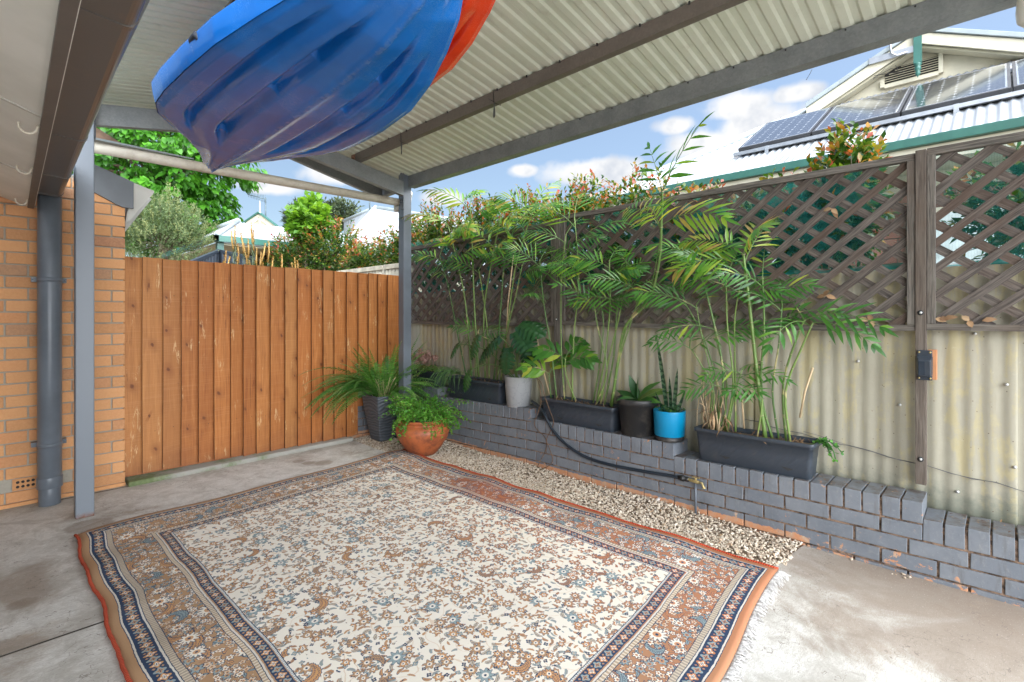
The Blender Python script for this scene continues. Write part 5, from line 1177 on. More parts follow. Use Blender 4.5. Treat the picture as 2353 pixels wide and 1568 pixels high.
# large broad leaved tree
def big_tree(label, c, rad, clumps, nl, L, W, mat_, base):
    c = Vector(c); t = thing('broadleaf_tree', label, 'tree', (base[0], base[1], 0)); fo = MB(); br = MB()
    b0 = Vector((base[0], base[1], 0)); br.tube([b0, b0.lerp(c, .5) + Vector((.1, 0, 0)), c], [.22, .17, .09], 9)
    for k in range(clumps):
        d = rv(); f = RND.uniform(.72, 1.04) if k % 5 else RND.uniform(.3, .7)
        f *= 1 + .10 * math.sin(d.x * 7 + 1) + .08 * math.sin(d.z * 9) + .06 * math.sin(d.y * 11)
        cc = c + Vector((d.x * rad[0], d.y * rad[1], d.z * rad[2])) * f; R = RND.uniform(.16, .34)
        if k % 6 == 0: br.tube([c.lerp(cc, .15) , c.lerp(cc, .6) + rv(.1), cc], [.05, .03, .01], 5, cap=False)
        tone = RND.uniform(-.2, .2)
        for i in range(nl):
            e = rv() * R * RND.uniform(.5, 1.1); e.z *= .7; p = cc + e
            dd = Vector((e.x * 1.2 + d.x * .2, e.y * 1.2 + d.y * .2, -.10 - RND.random() * .25)); leaf(fo, p, dd, Vector((0, 0, 1)) + rv(.5), L * RND.uniform(.7, 1.2), W * RND.uniform(.7, 1.2), min(1, max(0, RND.random() * .8 + .1 + tone)), .5, 3, .3)
    fo.build('crown', mat_, t); br.build('trunk', M['bark'], t); return t
big_tree('big leafy green tree behind the brick house and the shrub', atD(345, 410, 12.2), (2.05, 2.2, 1.95), 300, 46, .17, .125, M['tree'], (3.2, 13.8))
# fine grey-green shrub
def fine_shrub(label, c, rad, n, base):
    c = Vector(c); t = thing('wattle_shrub', label, 'shrub', (c.x, c.y, 0)); fo = MB(); br = MB()
    for k in range(n):
        d = rv(); d.z = abs(d.z) if RND.random() < .6 else d.z; f = RND.uniform(.5, 1.05) * (1 + .12 * math.sin(d.x * 9) + .10 * math.sin(d.z * 11 + d.y * 5))
        p = c + Vector((d.x * rad[0], d.y * rad[1], d.z * rad[2])) * f; q = arc(p, d * .6 + Vector((0, 0, .9)), RND.uniform(.10, .22), 3, .3, .25)
        tone = RND.random() * .5 + (.3 if f > .9 else 0)
        for i in range(16):
            u = i / 15 * 2.99; j = int(u); s = q[j].lerp(q[j + 1], u - j); leaf(fo, s, rv() * 1.3 + (q[-1] - q[0]).normalized() * .8, rv(), RND.uniform(.025, .05), .010, min(1, tone + RND.random() * .3), 0, 2)
        if k % 40 == 0: br.tube([c + (p - c) * .3, p, q[-1]], [.008, .004, .001], 3, cap=False)
    br.tube([(c.x, c.y, 0), c], [.05, .02], 6); fo.build('foliage', M['wattle'], t); br.build('branches', M['bark'], t)
fine_shrub('rounded fine leaved grey green shrub above the left end of the gate', atD(368, 560, 8.4), (.66, .60, .74), 2600, 0)
t = thing('spike_shrub', 'upright shrub with orange brown flower spikes above the gate', 'shrub', atD(580, 640, 7.6) * 1.0)
mb = MB(); ml = MB()
for k, (px, py) in enumerate(((528, 590), (520, 575), (532, 530), (540, 520), (553, 535), (546, 560), (560, 560), (570, 550), (577, 512), (582, 530), (566, 590), (590, 570), (600, 580), (610, 560), (545, 590), (535, 605), (618, 555), (628, 590), (573, 600), (585, 600), (604, 605), (514, 600), (648, 585), (677, 592), (684, 600), (670, 603))):
    top = atD(px, py, 7.6 + (k % 4) * .12); b = top + Vector((RND.uniform(-.06, .06), RND.uniform(-.06, .06), -.32)); 
    q = [b, b.lerp(top, .5) + rv(.012), top]; ml.tube([Vector((b.x, b.y, b.z - .6)), b], .006, 4); mb.tube(q, [.010, .012, .005], 5)
    for i in range(70):
        s = b.lerp(top, RND.random()); a = RND.random() * 6.28; leaf(mb, s, (math.cos(a), math.sin(a), .5), (0, 0, 1), .034, .013, None, 0, 2)
    for i in range(40):
        s = Vector((b.x, b.y, b.z - .4)).lerp(b, RND.random()) ; a = RND.random() * 6.28; leaf(ml, s, (math.cos(a), math.sin(a), .9), (0, 0, 1), .07, .013, .6, 0, 2)
mb.build('flower_spikes', M['spike'], t); ml.build('stems', M['gum'], t)
mb = MB(); p0 = atD(655, 640, 6.8)
# --- potted palms
def frond(mb, st, p, d, L, npair, ll, lw, droop=.9, tone=.4, yellow=0.0, flat=.05):
    up = Vector((-.75 + RND.uniform(-.35, .35), RND.uniform(-.3, .3), .6)); npair = max(5, int(npair * .76))
    q = arc(p, d, L, 10, droop, .04); st.tube(q, [.0042 - .0003 * k for k in range(11)], 4, r=.3 + yellow, cap=False)
    for i in range(npair):
        u = .22 + .78 * i / (npair - 1); x = u * 10; j = min(9, int(x)); s = q[j].lerp(q[j + 1], x - j); dd = (q[j + 1] - q[j]).normalized()
        sd = dd.cross(up); sd = sd.normalized() if sd.length > .05 else dd.orthogonal(); uu = sd.cross(dd)
        env = math.sin(math.pi * (.22 + .70 * u)) ** .7
        for sg in (-1, 1):
            if RND.random() < .03: continue
            k = .85 - .45 * u; ld = sd * sg * (.55 + .45 * k) + dd * (.55 + .55 * u) + uu * flat
            r = min(.99, max(0, RND.gauss(tone + .13, .15) + yellow * RND.random()))
            leaf(mb, s, ld, uu, ll * 1.12 * env * RND.uniform(.85, 1.12), lw * 1.08 * RND.uniform(.7, 1.2), r, RND.uniform(.35, .9), 4, .18)
        if i == npair - 1: leaf(mb, s, dd, uu, ll * .7, lw, tone, .3, 4)
def cane(st, pts, r=.008):
    P = smooth_path([Vector(p) for p in pts], 4); rr = [r * (1.15 - .5 * i / len(P)) for i in range(len(P))]; st.tube(P, rr, 7, r=RND.random()); return P
def palm(label, stems, seed, parts=None):
    global RND
    keep = RND; RND = random.Random(seed)
    b = stems[0]['pts'][0]; t = thing('cane_palm', label, 'palm', b, 'potted cane palms'); lf = MB(); st = MB(); rg = MB()
    for s in stems:
        P = cane(st, s['pts'], s.get('r', .008)); top = P[-1]; dirn = (P[-1] - P[-4]).normalized()
        acc = 0
        for a_, b_ in zip(P, P[1:]):
            acc += (b_ - a_).length
            if acc > .11: acc = 0; rg.tube([b_ - (b_ - a_).normalized() * .002, b_ + (b_ - a_).normalized() * .002], s.get('r', .008) * 1.18, 7)
        for k in range(max(2, round(s.get('n', 5) * .66))):
            az = s.get('az', 0) + k * 2.4 + RND.uniform(-.3, .3); h = s.get('el', .9) + RND.uniform(-.25, .35)
            d = Vector((math.cos(az) * .62 - .12, math.sin(az) * 1.05, h)); back = int(k * s.get('sp', 1.2)); pp_ = P[max(0, len(P) - 1 - back)]
            frond(lf, st, pp_, d, s.get('L', .42) * RND.uniform(.8, 1.15), s.get('np', 11), s.get('ll', .17), s.get('lw', .017), s.get('dr', 1.0), s.get('tone', .4), s.get('y', 0))
    lf.build('fronds', M['palm'], t)
    o_ = len(st.v); st.v += rg.v; st.f += [[q + o_ for q in f] for f in rg.f]; st.r += rg.r; st.mi += [1] * len(rg.f); st.sm += rg.sm
    st.build('canes', [M['palm_stem'], M['cane_ring']], t)
    RND = keep; return t
def S(base, *pix, **k):       # stem through pixels given with depth X
    return dict(pts=[Vector(base)] + [onX(a, b, x) for a, b, x in pix], **k)
zt3 = .58; zt2 = .64; zt1 = .73
# rightmost planter: two clumps
palm('tall cane palm in the right end of the longest planter, big yellow green fronds', [
    S((3.49, 1.10, zt3), (1742, 880, 3.47), (1722, 700, 3.44), (1708, 585, 3.40), r=.012, n=6, L=.52, np=17, ll=.19, lw=.021, el=.55, dr=1.0, tone=.64, y=.12, az=1.2, sp=.5),
    S((3.50, 1.06, zt3), (1748, 900, 3.5), (1756, 760, 3.5), (1752, 640, 3.47), r=.008, n=4, L=.36, np=10, ll=.15, tone=.38),
    S((3.50, .98, zt3), (1800, 880, 3.48), (1838, 760, 3.45), (1850, 735, 3.44), r=.007, n=4, L=.42, np=8, ll=.15, lw=.022, el=.3, tone=.35, az=4.3),
    S((3.48, .95, zt3), (1805, 900, 3.46), (1842, 800, 3.44), (1868, 742, 3.42), r=.007, n=3, L=.40, np=8, ll=.14, lw=.024, el=.1, tone=.3, az=4.5),
    S((3.50, 1.02, zt3), (1775, 900, 3.5), (1790, 790, 3.5), (1797, 700, 3.5), r=.006, n=4, L=.30, np=9, ll=.12, tone=.3),
    S((3.46, 1.14, zt3), (1750, 940, 3.45), (1752, 900, 3.45), r=.005, n=3, L=.25, np=6, ll=.12, lw=.016, el=.6, tone=.35)], 5)
palm('bushy cane palm in the left end of the longest planter, with drying lower leaves', [
    S((3.49, 1.42, zt3), (1662, 860, 3.47), (1630, 700, 3.45), (1600, 600, 3.42), r=.008, n=6, L=.38, np=12, ll=.16, lw=.018, tone=.45, az=2),
    S((3.50, 1.36, zt3), (1685, 880, 3.5), (1672, 760, 3.5), (1668, 640, 3.5), r=.007, n=5, L=.36, np=11, ll=.15, tone=.32),
    S((3.46, 1.46, zt3), (1640, 900, 3.44), (1600, 820, 3.42), (1585, 800, 3.42), r=.005, n=4, L=.34, np=9, ll=.13, lw=.015, tone=.34, el=.6),
    S((3.52, 1.38, zt3), (1670, 880, 3.52), (1650, 800, 3.52), (1640, 750, 3.52), r=.006, n=4, L=.38, np=11, ll=.15, tone=.30, el=.5),
    S((3.45, 1.33, zt3), (1690, 900, 3.43), (1705, 850, 3.42), r=.005, n=4, L=.28, np=8, ll=.11, lw=.013, tone=.4, el=.3),
    S((3.51, 1.44, zt3), (1650, 900, 3.5), (1618, 780, 3.48), (1570, 690, 3.45), r=.006, n=3, L=.40, np=12, ll=.17, lw=.018, tone=.42, el=.6),
    S((3.52, 1.30, zt3), (1690, 880, 3.52), (1688, 740, 3.5), (1700, 660, 3.48), r=.006, n=3, L=.36, np=12, ll=.15, lw=.016, tone=.34, el=.5),
    S((3.49, 1.48, zt3), (1636, 880, 3.48), (1610, 760, 3.46), (1600, 700, 3.44), r=.005, n=3, L=.36, np=11, ll=.15, lw=.016, tone=.4, el=.4),
    S((3.47, 1.40, zt3), (1668, 940, 3.46), (1660, 880, 3.45), r=.005, n=5, L=.30, np=9, ll=.13, lw=.014, tone=.36, el=.4)], 8)
palm('tall leaning cane palm in the middle planter, its top frond reaching the beam', [
    S((3.47, 2.26, zt2), (1425, 800, 3.44), (1440, 745, 3.42), (1490, 690, 3.36), (1515, 600, 3.28), (1520, 500, 3.20), (1522, 440, 3.14), r=.011, n=3, L=.44, np=6, ll=.19, lw=.024, el=1.3, dr=.5, tone=.5, az=4.2, sp=.6),
    S((3.47, 2.27, zt2), (1440, 750, 3.42), (1490, 680, 3.36), (1515, 560, 3.27), (1518, 520, 3.24), r=.005, n=4, L=.50, np=12, ll=.20, lw=.022, el=.6, dr=1.0, tone=.62, y=.1, az=4.8),
    S((3.49, 2.42, zt2), (1390, 820, 3.48), (1402, 700, 3.46), (1400, 600, 3.44), r=.007, n=5, L=.38, np=12, ll=.16, lw=.019, tone=.45),
    S((3.50, 2.35, zt2), (1410, 820, 3.5), (1420, 700, 3.5), (1452, 620, 3.46), r=.007, n=4, L=.36, np=12, ll=.15, tone=.36, az=1),
    S((3.50, 2.46, zt2), (1380, 820, 3.5), (1385, 720, 3.48), (1350, 620, 3.46), r=.006, n=4, L=.40, np=12, ll=.16, lw=.018, tone=.46, el=.7),
    S((3.51, 2.30, zt2), (1425, 820, 3.5), (1450, 740, 3.5), (1475, 660, 3.48), r=.006, n=3, L=.38, np=12, ll=.16, lw=.018, tone=.38, el=.6),
    S((3.49, 2.38, zt2), (1400, 820, 3.48), (1420, 740, 3.46), (1430, 690, 3.45), r=.006, n=3, L=.36, np=12, ll=.15, lw=.017, tone=.5, y=.05, el=.5),
    S((3.46, 2.40, zt2), (1395, 850, 3.45), (1375, 760, 3.44), (1365, 700, 3.44), r=.006, n=5, L=.33, np=11, ll=.15, tone=.4)], 12)
palm('slender cane palm at the left end of the middle planter, thin grassy fronds', [
    S((3.48, 2.84, zt2), (1266, 800, 3.46), (1250, 700, 3.44), (1240, 600, 3.42), r=.007, n=7, L=.40, np=12, ll=.20, lw=.013, tone=.45, el=.8),
    S((3.48, 2.75, zt2), (1290, 800, 3.47), (1290, 650, 3.46), (1300, 540, 3.44), r=.006, n=7, L=.42, np=11, ll=.21, lw=.012, tone=.4, el=.9, y=.05),
    S((3.50, 2.68, zt2), (1318, 780, 3.5), (1330, 640, 3.5), (1320, 500, 3.5), r=.006, n=6, L=.42, np=11, ll=.20, lw=.014, tone=.42, el=.9),
    S((3.47, 2.62, zt2), (1300, 860, 3.46), (1300, 820, 3.46), r=.006, n=5, L=.24, np=5, ll=.17, lw=.045, tone=.42, el=.9),
    S((3.45, 2.88, zt2), (1262, 870, 3.44), (1262, 860, 3.44), r=.005, n=3, L=.22, np=4, ll=.17, lw=.045, tone=.6, el=.7)], 21)
palm('dense cane palm left of the pale grey pot, reaching above the lattice', [
    S((3.49, 4.0, zt1), (1070, 700, 3.47), (1050, 600, 3.44), (1030, 520, 3.40), r=.009, n=8, L=.50, np=13, ll=.20, lw=.030, tone=.66, y=.1, el=.7, dr=1.1, az=2.2),
    S((3.50, 3.9, zt1), (1090, 700, 3.49), (1085, 560, 3.47), (1080, 470, 3.42), r=.009, n=7, L=.46, np=13, ll=.19, lw=.026, tone=.60, y=.08, el=.8),
    S((3.50, 3.8, zt1), (1112, 720, 3.5), (1130, 600, 3.48), (1150, 500, 3.45), r=.008, n=7, L=.44, np=13, ll=.18, lw=.024, tone=.58, y=.05, az=1),
    S((3.48, 3.65, zt1), (1150, 720, 3.47), (1160, 600, 3.45), (1190, 500, 3.42), r=.008, n=8, L=.46, np=13, ll=.18, lw=.022, tone=.6, y=.08, az=3),
    S((3.51, 3.75, zt1), (1120, 760, 3.51), (1110, 680, 3.51), (1100, 620, 3.5), r=.007, n=3, L=.40, np=12, ll=.16, tone=.36),
    S((3.47, 3.6, zt1), (1165, 760, 3.45), (1185, 680, 3.45), (1200, 610, 3.44), r=.007, n=4, L=.40, np=12, ll=.16, tone=.36),
    S((3.50, 4.1, zt1), (1050, 760, 3.48), (1030, 660, 3.46), (1010, 590, 3.42), r=.007, n=6, L=.40, np=11, ll=.16, lw=.02, tone=.5),
    S((3.48, 3.55, zt1), (1180, 640, 3.46), (1200, 560, 3.44), (1225, 480, 3.42), r=.007, n=6, L=.44, np=12, ll=.18, lw=.018, tone=.58, y=.06),
    S((3.46, 3.9, zt1), (1095, 800, 3.44), (1100, 760, 3.42), r=.006, n=6, L=.34, np=10, ll=.14, lw=.014, tone=.35, el=.5)], 33)
# bare dry canes
mb = MB()
for pts in ([(1160, 850, 3.48), (1167, 700, 3.46), (1180, 585, 3.44)], [(1262, 905, 3.47), (1243, 830, 3.45), (1232, 764, 3.44)], [(1710, 985, 3.5), (1706, 930, 3.5), (1705, 915, 3.5)], [(1838, 960, 3.5), (1850, 900, 3.5), (1868, 845, 3.5)]):
    P = [onX(*p) for p in pts]; mb.tube(P, .006, 6)
for k in range(26):
    y = 1.42 + RND.gauss(0, .05); x = 3.48 + RND.gauss(0, .03); q = arc((x, y, zt3 - .02), (RND.uniform(-.3, .3), RND.uniform(-.3, .3), 1), RND.uniform(.12, .4), 3, .1, .1); mb.tube(q, .003, 4)
mb.build('dry_canes', M['dry_cane'], label='dry straw coloured canes standing among the palms', cat='dry canes', kind='stuff')
mb = MB()
for k in range(30):
    p = (3.45 + RND.gauss(0, .03), 1.42 + RND.gauss(0, .06), zt3 + RND.uniform(.0, .2)); leaf(mb, p, (RND.uniform(-.8, .5), RND.uniform(-1, 1), RND.uniform(-.8, .2)), (0, 0, 1), RND.uniform(.07, .14), .014, None, .8, 4)
mb.build('withered_leaves', M['dead'], label='withered leaves hanging around the base of the left clump in the longest planter', cat='dry leaves', kind='stuff')
# --- boston fern
ft = thing('boston_fern', 'large arching green fern spilling from the tall grey pot', 'fern', (gp.x, gp.y, .46))
mb = MB(); st = MB()
def fern_frond(p, d, L, droop, W, tone):
    n = 12; q = arc(p, d, L, n, droop, .05); st.tube(q, [.003 - .0001 * k for k in range(n + 1)], 3, r=.3, cap=False); N = int(L / .019)
    tw = RND.uniform(-.5, .5)
    for i in range(N):
        u = (i + .5) / N; x = u * n; j = min(n - 1, int(x)); s = q[j].lerp(q[j + 1], x - j); dd = (q[j + 1] - q[j]).normalized()
        sd = dd.cross(Vector((0, 0, 1)) + Vector((tw, tw, 0))); sd = sd.normalized() if sd.length > .05 else dd.orthogonal(); uu = sd.cross(dd)
        w = W * min(1, .35 + u * 2.4) * min(1, (1.03 - u) * 2.2)
        for sg in (-1, 1): leaf(mb, s, sd * sg + dd * .18 + uu * RND.uniform(-.15, .25), uu, w * 1.15 * RND.uniform(.85, 1.1), .0115, min(1, max(0, tone + RND.uniform(-.15, .2))), .35, 2, .1, prof=(.7, 1, 0))
C_ = Vector((gp.x, gp.y, .48))
for k in range(60):      # upright and to the right
    a = RND.uniform(0, 6.28); e = RND.uniform(1.2, 3.2); fern_frond(C_ + Vector((math.cos(a) * .07, math.sin(a) * .07, 0)), (math.cos(a), math.sin(a), e), RND.uniform(.48, .80), RND.uniform(.6, 1.5), RND.uniform(.035, .05), RND.uniform(.3, .8))
for k in range(42):      # left sweep in front of the gate
    a = RND.uniform(2.6, 3.9); fern_frond(C_ + Vector((-.08, RND.uniform(-.06, .06), 0)), (math.cos(a) * .9, math.sin(a) * .35 - .28, RND.uniform(.5, 1.0)), RND.uniform(.7, 1.05), RND.uniform(1.1, 1.7), RND.uniform(.035, .05), RND.uniform(.2, .65))
for k in range(38):      # front and right, drooping
    a = RND.uniform(-1.9, .2); fern_frond(C_ + Vector((math.cos(a) * .08, math.sin(a) * .08, 0)), (math.cos(a) * .8, math.sin(a) * .8, RND.uniform(.3, 1.1)), RND.uniform(.4, .8), RND.uniform(1.3, 2.4), RND.uniform(.035, .048), RND.uniform(.3, .9))
mb.build('fronds', M['fern'], ft); st.build('stalks', M['palm_stem'], ft)
mb = MB()
for k in range(60):
    a = RND.random() * 6.28; r = RND.random() * .12; q = arc(C_ + Vector((math.cos(a) * r, math.sin(a) * r, -.02)), (math.cos(a) * .6, math.sin(a) * .6, 1), RND.uniform(.12, .3), 4, .6, .15); mb.tube(q, .0022, 3)
mb.build('dry_stalks', M['dry_cane'], ft)
# --- maidenhair fern
mt_ = thing('maidenhair_fern', 'bright green maidenhair fern overflowing the terracotta pot', 'fern', (tp.x, tp.y, .34)); mb = MB(); st = MB()
C_ = tp + Vector((0, 0, .33))
for k in range(150):
    a = RND.uniform(0, 6.28); r = RND.random() * .13; side = RND.random()
    q = arc(C_ + Vector((math.cos(a) * r, math.sin(a) * r, 0)), (math.cos(a) * RND.uniform(.3, 1.1) + .05, math.sin(a) * RND.uniform(.3, 1.1), RND.uniform(.5, 1.3)), RND.uniform(.2, .42) * (1.25 if k % 7 == 0 else 1), 7, RND.uniform(1.0, 3.0), .12); st.tube(q, .0012, 3, r=.1, cap=False)
    tone = RND.uniform(.2, .8)
    for i in range(46):
        u = .25 + .75 * RND.random(); x = u * 7; j = min(6, int(x)); s = q[j].lerp(q[j + 1], x - j) + rv(.034 * (1.15 - u)); dd = rv(); dd.z -= .3
        leaf(mb, s, dd, Vector((0, 0, 1)) + rv(.5), RND.uniform(.014, .021), RND.uniform(.016, .025), min(1, max(0, tone + RND.uniform(-.2, .2))), 0, 2, .1, prof=(.2, 1.0, 0))
mb.build('fronds', M['maiden'], mt_); st.build('stalks', M['vine'], mt_)
# --- monstera
mo = thing('monstera', 'split leaf plant with dark glossy lobed leaves in the pale grey pot', 'plant', wp + Vector((0, 0, .25))); mb = MB(); st = MB()
def monstera(p, d, up, L, W, r):
    d = Vector(d).normalized(); sd = d.cross(Vector(up)).normalized(); uu = sd.cross(d); vs = []; fs = []
    N = 26
    for sg in (-1, 1):
        o = len(vs)
        for i in range(N + 1):
            u = i / N; env = (math.sin(math.pi * min(1, u * .94 + .08)) ** .62) * (1 - .25 * u); notch = .50 if (i % 4 == 0 and 3 < i < N - 2) else 1.0
            w = W / 2 * env * notch * 1.0; m = p + d * (L * u) - uu * (.28 * L * u * u); dr = -uu * (.35 * w * (w / (W / 2)))
            vs.append(m); vs.append(m + (sd * sg * w * .45) + uu * w * .10 + d * w * .08); vs.append(m + sd * sg * w + dr + d * (w * .22 - (.0 if u > .2 else .12 * L * (1 - u * 5))))
        for i in range(N):
            a = o + 3 * i; b = a + 3; fs += [(a, a + 1, b + 1, b), (a + 1, a + 2, b + 2, b + 1)]
    mb.add(vs, fs, r, 0, True)
wpt = wp + Vector((0, 0, .25))
for px, py, x, dd, L, r in ((1185, 762, 3.36, (-.25, -.9, -.55), .24, .25), (1195, 745, 3.42, (-.1, -1, -.15), .25, .5), (1150, 775, 3.34, (-.35, .8, -.6), .23, .4), (1130, 795, 3.36, (-.3, .9, -.7), .21, .7), (1100, 770, 3.35, (-.3, .5, -.9), .22, .8), (1080, 850, 3.33, (-.3, .5, -1), .20, .9), (1165, 800, 3.33, (-.4, -.1, -.9), .2, .35), (1205, 800, 3.44, (-.2, -.8, -.7), .18, .15), (1055, 790, 3.36, (-.2, .9, -.7), .18, .85)):
    p = onX(px, py, x); q = smooth_path([wpt + rv(.03), (wpt + p) / 2 + Vector((0, 0, .10)), p], 5); st.tube(q, .0055, 6, r=.4); monstera(p, dd, Vector((-.75, 0, 1)), L * 1.22, L * 1.15, r)
mb.build('leaves', M['dark_leaf'], mo); st.build('stems', M['palm_stem'], mo)
# grass like strands spilling from planter
gr = thing('spider_plant', 'pale green grassy strands spilling over the left planter', 'plant', (3.42, 4.2, .75)); mb = MB()
for k in range(46):
    a = RND.uniform(2.2, 4.2); q0 = Vector((3.42 + RND.gauss(0, .02), 4.17 + RND.gauss(0, .07), .75)); q = arc(q0, (math.cos(a), math.sin(a) * .8 + .3, RND.uniform(.6, 1.2)), RND.uniform(.25, .42), 7, RND.uniform(2.6, 4), .1); mb.tube(q, [.0022] * 6 + [.0015, .0006], 3)
mb.build('strands', M['grass'], gr)
# succulents in the small planter
su = thing('succulents', 'green succulents with pinkish flower heads in the small planter by the post', 'plant', (3.47, 4.74, .72)); mb = MB(); mp = MB()
for k in range(100):
    c = Vector((3.45 + RND.gauss(0, .05), RND.uniform(4.48, 4.98), .735 + RND.random() * .05)); tone = RND.random()
    for i in range(8): a = i * 2.4; leaf(mb, c, (math.cos(a), math.sin(a), .5), (0, 0, 1), .022 + .010 * RND.random(), .016, min(1, tone * .7 + RND.random() * .3), -.3, 3, .3)
for k in range(34):
    c = Vector((3.46 + RND.gauss(0, .05), RND.uniform(4.55, 5.05), .76)); q = arc(c, (RND.uniform(-.5, .3), RND.uniform(-.4, .5), 1), RND.uniform(.08, .20), 4, .5, .2); mp.tube(q, .0018, 3, r=0)
    for i in range(26): mp.tube([q[-1] + rv(.03), q[-1] + rv(.03) + Vector((0, 0, .006))], .003, 4)
for k in range(7):
    q = arc((3.39, 4.55 + RND.uniform(-.05, .3), .77), (-1, RND.uniform(-.3, .5), .3), RND.uniform(.15, .25), 6, 2.4, .2); mb.tube(q, .002, 3, r=.1)
    for i in range(7): leaf(mb, q[min(6, i)] + rv(.006), rv(), (0, 0, 1), .024, .016, RND.uniform(.5, 1), 0, 3)
mb.build('rosettes', M['succ'], su); mp.build('flower_heads', M['pinkflower'], su)
# cast iron plant in black pot
ci = thing('broad_leaf_plant', 'plant with broad pointed leaves, some scorched, in the black nursery pot', 'plant', bp_ + Vector((0, 0, .25))); mb = MB()
b = bp_ + Vector((0, 0, .24))
for az, el, L, W, r, cu in ((4.5, .9, .26, .085, .90, .5), (1.4, .55, .25, .07, .2, .5), (3.6, 1.8, .2, .08, .1, .0), (2.3, 2.4, .2, .065, .05, -.1), (5.1, .6, .27, .09, .86, .6), (4.0, .5, .22, .085, .5, .8), (.6, .6, .2, .07, .35, .6), (2.9, .35, .2, .06, .3, .8), (4.9, 1.2, .24, .08, .6, .4), (4.3, .3, .23, .07, .8, .5), (1.9, .3, .17, .055, .3, .7)):
    leaf(mb, b + Vector((0, 0, RND.uniform(0, .04))), (math.cos(az) * .7, math.sin(az), el), Vector((-.5, 0, 1)), L, W, r, cu, 5, .25)
for k in range(18): a = RND.random() * 6.28; leaf(mb, b + Vector((math.cos(a) * .1, math.sin(a) * .1, .02)), (math.cos(a), math.sin(a), .6), (0, 0, 1), .035, .03, .5, 0, 3)
mb.build('leaves', M['broad'], ci)
# snake plant and small round leaves in turquoise pot
sn = thing('snake_plant', 'tall dark banded sword leaves with small round leaved creeper in the turquoise pot', 'plant', bl + Vector((0, 0, .19))); mb = MB(); mc = MB()
b = bl + Vector((0, 0, .19))
for ox, oy, L, W, d in ((.02, .02, .62, .045, (.0, .10, 1)), (.0, -.03, .38, .04, (-.02, -.16, 1)), (.03, .0, .30, .035, (.05, .02, 1)), (0, -.05, .22, .03, (0, -.4, 1)), (.01, .035, .20, .03, (-.2, .3, 1))): leaf(mb, b + Vector((ox, oy, -.02)), d, (-1, .35, 0), L, W, .3, -.12, 5, .35, prof=(.7, 1, 1, .9, .6, 0))
for k in range(46):
    a = RND.random() * 6.28; r = .03 + RND.random() * .085; p = b + Vector((math.cos(a) * r, math.sin(a) * r, .03 + RND.random() * .035)); mc.tube([b + Vector((math.cos(a) * r * .5, math.sin(a) * r * .5, 0)), p], .0012, 3); nv = Vector((0, 0, 1)) + rv(.5)
    R = RND.uniform(.010, .016); u = nv.orthogonal().normalized(); w = nv.normalized().cross(u); mc.add([p + (u * math.cos(i * .7854) + w * math.sin(i * .7854)) * R for i in range(8)], [tuple(range(8))], RND.random() * .8)
mb.build('sword_leaves', M['snake'], sn); mc.build('round_leaves', M['broad'], sn)
# jade succulent at the right end of the longest planter
ja = thing('jade_plant', 'small jade succulent hanging over the right end of the longest planter', 'plant', (3.47, .80, .60)); mb = MB()
for k in range(8):
    q = arc((3.47 + RND.gauss(0, .02), .81, .60), (RND.uniform(-.5, .1), RND.uniform(-.9, -.3), RND.uniform(.1, .9)), RND.uniform(.1, .2), 5, 2.6, .2); mb.tube(q, .003, 4, r=.2)
    for i in range(12): leaf(mb, q[min(5, i // 2)] + rv(.006), rv() + Vector((0, 0, .3)), (0, 0, 1), RND.uniform(.02, .03), .019, None, .2, 3, .1)
mb.build('leaves', M['jade'], ja)
# weed at the foot of the wall, litter on gravel
wd = MB(); p = onZ(1075, 1020, .01)
for k in range(40): a = RND.random() * 6.28; leaf(wd, p + rv(.02), (math.cos(a), math.sin(a), .7), (0, 0, 1), .03, .012, .6, .5, 3)
wd.build('weed', M['maiden'], label='tiny green weed growing in the gravel at the foot of the wall', cat='weed')
mb = MB()
for px, py in ((1085, 1035), (1105, 1040), (1655, 1195), (1650, 1205), (1560, 1165), (1230, 1105), (1215, 1085)) + tuple((RND.uniform(1180, 1700), 0) for _ in range(20)):
    if py == 0: py = 713 + .29 * px + RND.uniform(5, 50)
    p = onZ(px, py, .02); leaf(mb, p, (RND.uniform(-1, 1), RND.uniform(-1, 1), .15), (0, 0, 1), RND.uniform(.02, .05), .014, None, .5, 3)
for k in range(120):
    y = RND.uniform(-.9, 1.6); p = Vector((RND.uniform(3.40, 3.60), y, cap(y) + .004)); leaf(mb, p, (RND.uniform(-1, 1), RND.uniform(-1, 1), .2), (0, 0, 1), RND.uniform(.01, .03), .008, None, .5, 2)
mb.build('fallen_leaves', M['dead'], label='small dry fallen leaves and twigs on the gravel and wall top', cat='dry leaves', kind='stuff')
# ------------------------------------------------------------------ light, world, camera
SUN_EL, SUN_AZ = math.radians(71), math.radians(128)     # azimuth measured from +Y towards +X
sd_ = Vector((math.sin(SUN_AZ) * math.cos(SUN_EL), math.cos(SUN_AZ) * math.cos(SUN_EL), math.sin(SUN_EL)))
sl = bpy.data.lights.new('sun', 'SUN'); sl.energy = .95; sl.angle = math.radians(26); sl.color = (1, .95, .87)
so = bpy.data.objects.new('sun', sl); COL.objects.link(so); so.rotation_euler = sd_.to_track_quat('Z', 'Y').to_euler()
w = bpy.data.worlds.new('World'); SC.world = w; w.use_nodes = True; g = G(w.node_tree)
sky = w.node_tree.nodes.new('ShaderNodeTexSky'); sky.sky_type = 'NISHITA'; sky.sun_disc = False; sky.sun_elevation = SUN_EL; sky.sun_rotation = SUN_AZ
sky.air_density = 1.0; sky.dust_density = 1.2; sky.ozone_density = 1.6
D = g.gen(); dx, dy, dz = g.sep(D)
az = g.m('ARCTAN2', dx, dy); el = g.m('ARCTAN2', dz, g.m('SQRT', dx * dx + dy * dy))
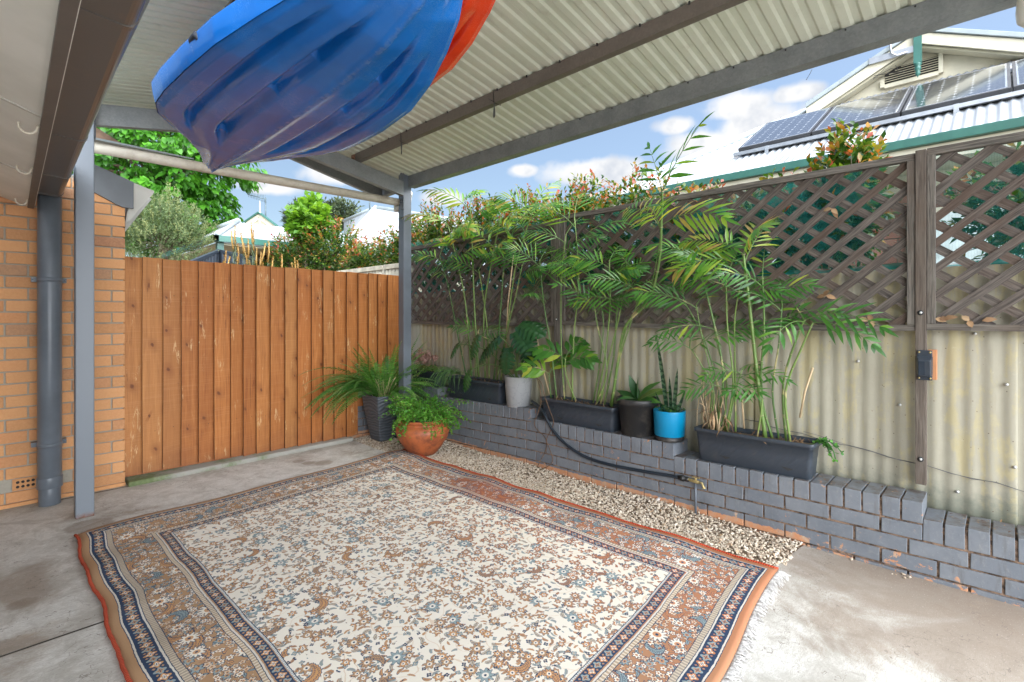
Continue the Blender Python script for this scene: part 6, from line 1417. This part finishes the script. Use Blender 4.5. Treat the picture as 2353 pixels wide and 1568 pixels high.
nz1 = g.noise(D, 7, 3, .62); nz2 = g.noise(D, 22, 3, .65); wob = (nz1 - .5) * 1.5 + (nz2 - .5) * .7 + .16
cl = None
def cloud(px, py, rx, ry):
    global cl
    r = ray(px, py); a0 = math.atan2(r.x, r.y); e0 = math.atan2(r.z, math.hypot(r.x, r.y))
    ex_ = (az - a0) / (rx / F); ey_ = (el - e0) / (ry / F); q = g.m('SQRT', ex_ * ex_ + ey_ * ey_)
    v = g.ss(q + wob, 1.12, .6); cl = v if cl is None else cl.max(v)
for c in ((1690, 245, 95, 42), (1740, 300, 150, 60), (1620, 330, 110, 50), (1830, 215, 60, 22), (1360, 395, 160, 36), (1200, 392, 50, 20), (780, 400, 110, 34), (620, 430, 80, 22), (1020, 455, 60, 25), (1560, 290, 60, 24), (1480, 420, 90, 30)): cloud(*c)
hi = g.ss(el, 1.0, 1.45) * .0
back = g.ss(dy * -.8 + dx * -.2 + dz * .35 + (nz1 - .5) * .9, .10, .75)      # unseen bright cloud overhead and behind, added to fill the interior
tot = cl.max(back)
sc = g.vm('SCALE', E(g, sky.outputs[0]), scale=.098)
sc = g.vm('ADD', g.vm('MULTIPLY', sc, (.98, 1.0, .98)), (.055, .06, .06))
cc = g.mix(g.ss(nz2 + g.ss(nz1, .3, .7) * .3, .3, .8), (.42, .445, .49), (.60, .60, .60))
cc = g.mix(back, cc, (5.8, 6.1, 6.5))
col = g.mix(tot, sc, cc)
bg = w.node_tree.nodes['Background']; g.put(bg.inputs[0], col); bg.inputs[1].default_value = 1.0
cam = bpy.data.cameras.new('camera'); co = bpy.data.objects.new('camera', cam); COL.objects.link(co); SC.camera = co
co.location = (0, 0, H); co.rotation_euler = (math.radians(90), 0, -YAW); cam.sensor_width = 36; cam.lens = 36 * F / 2353; cam.shift_y = -(784 - HY) / 2353; cam.clip_start = .05; cam.clip_end = 500
vs_ = SC.view_settings; vs_.view_transform = 'Standard'; vs_.look = 'None'; vs_.exposure = 0.8; vs_.gamma = 1
SC.cycles.use_denoising = True; SC.cycles.adaptive_threshold = .02; SC.cycles.max_bounces = 7; SC.cycles.diffuse_bounces = 4; SC.cycles.transparent_max_bounces = 12
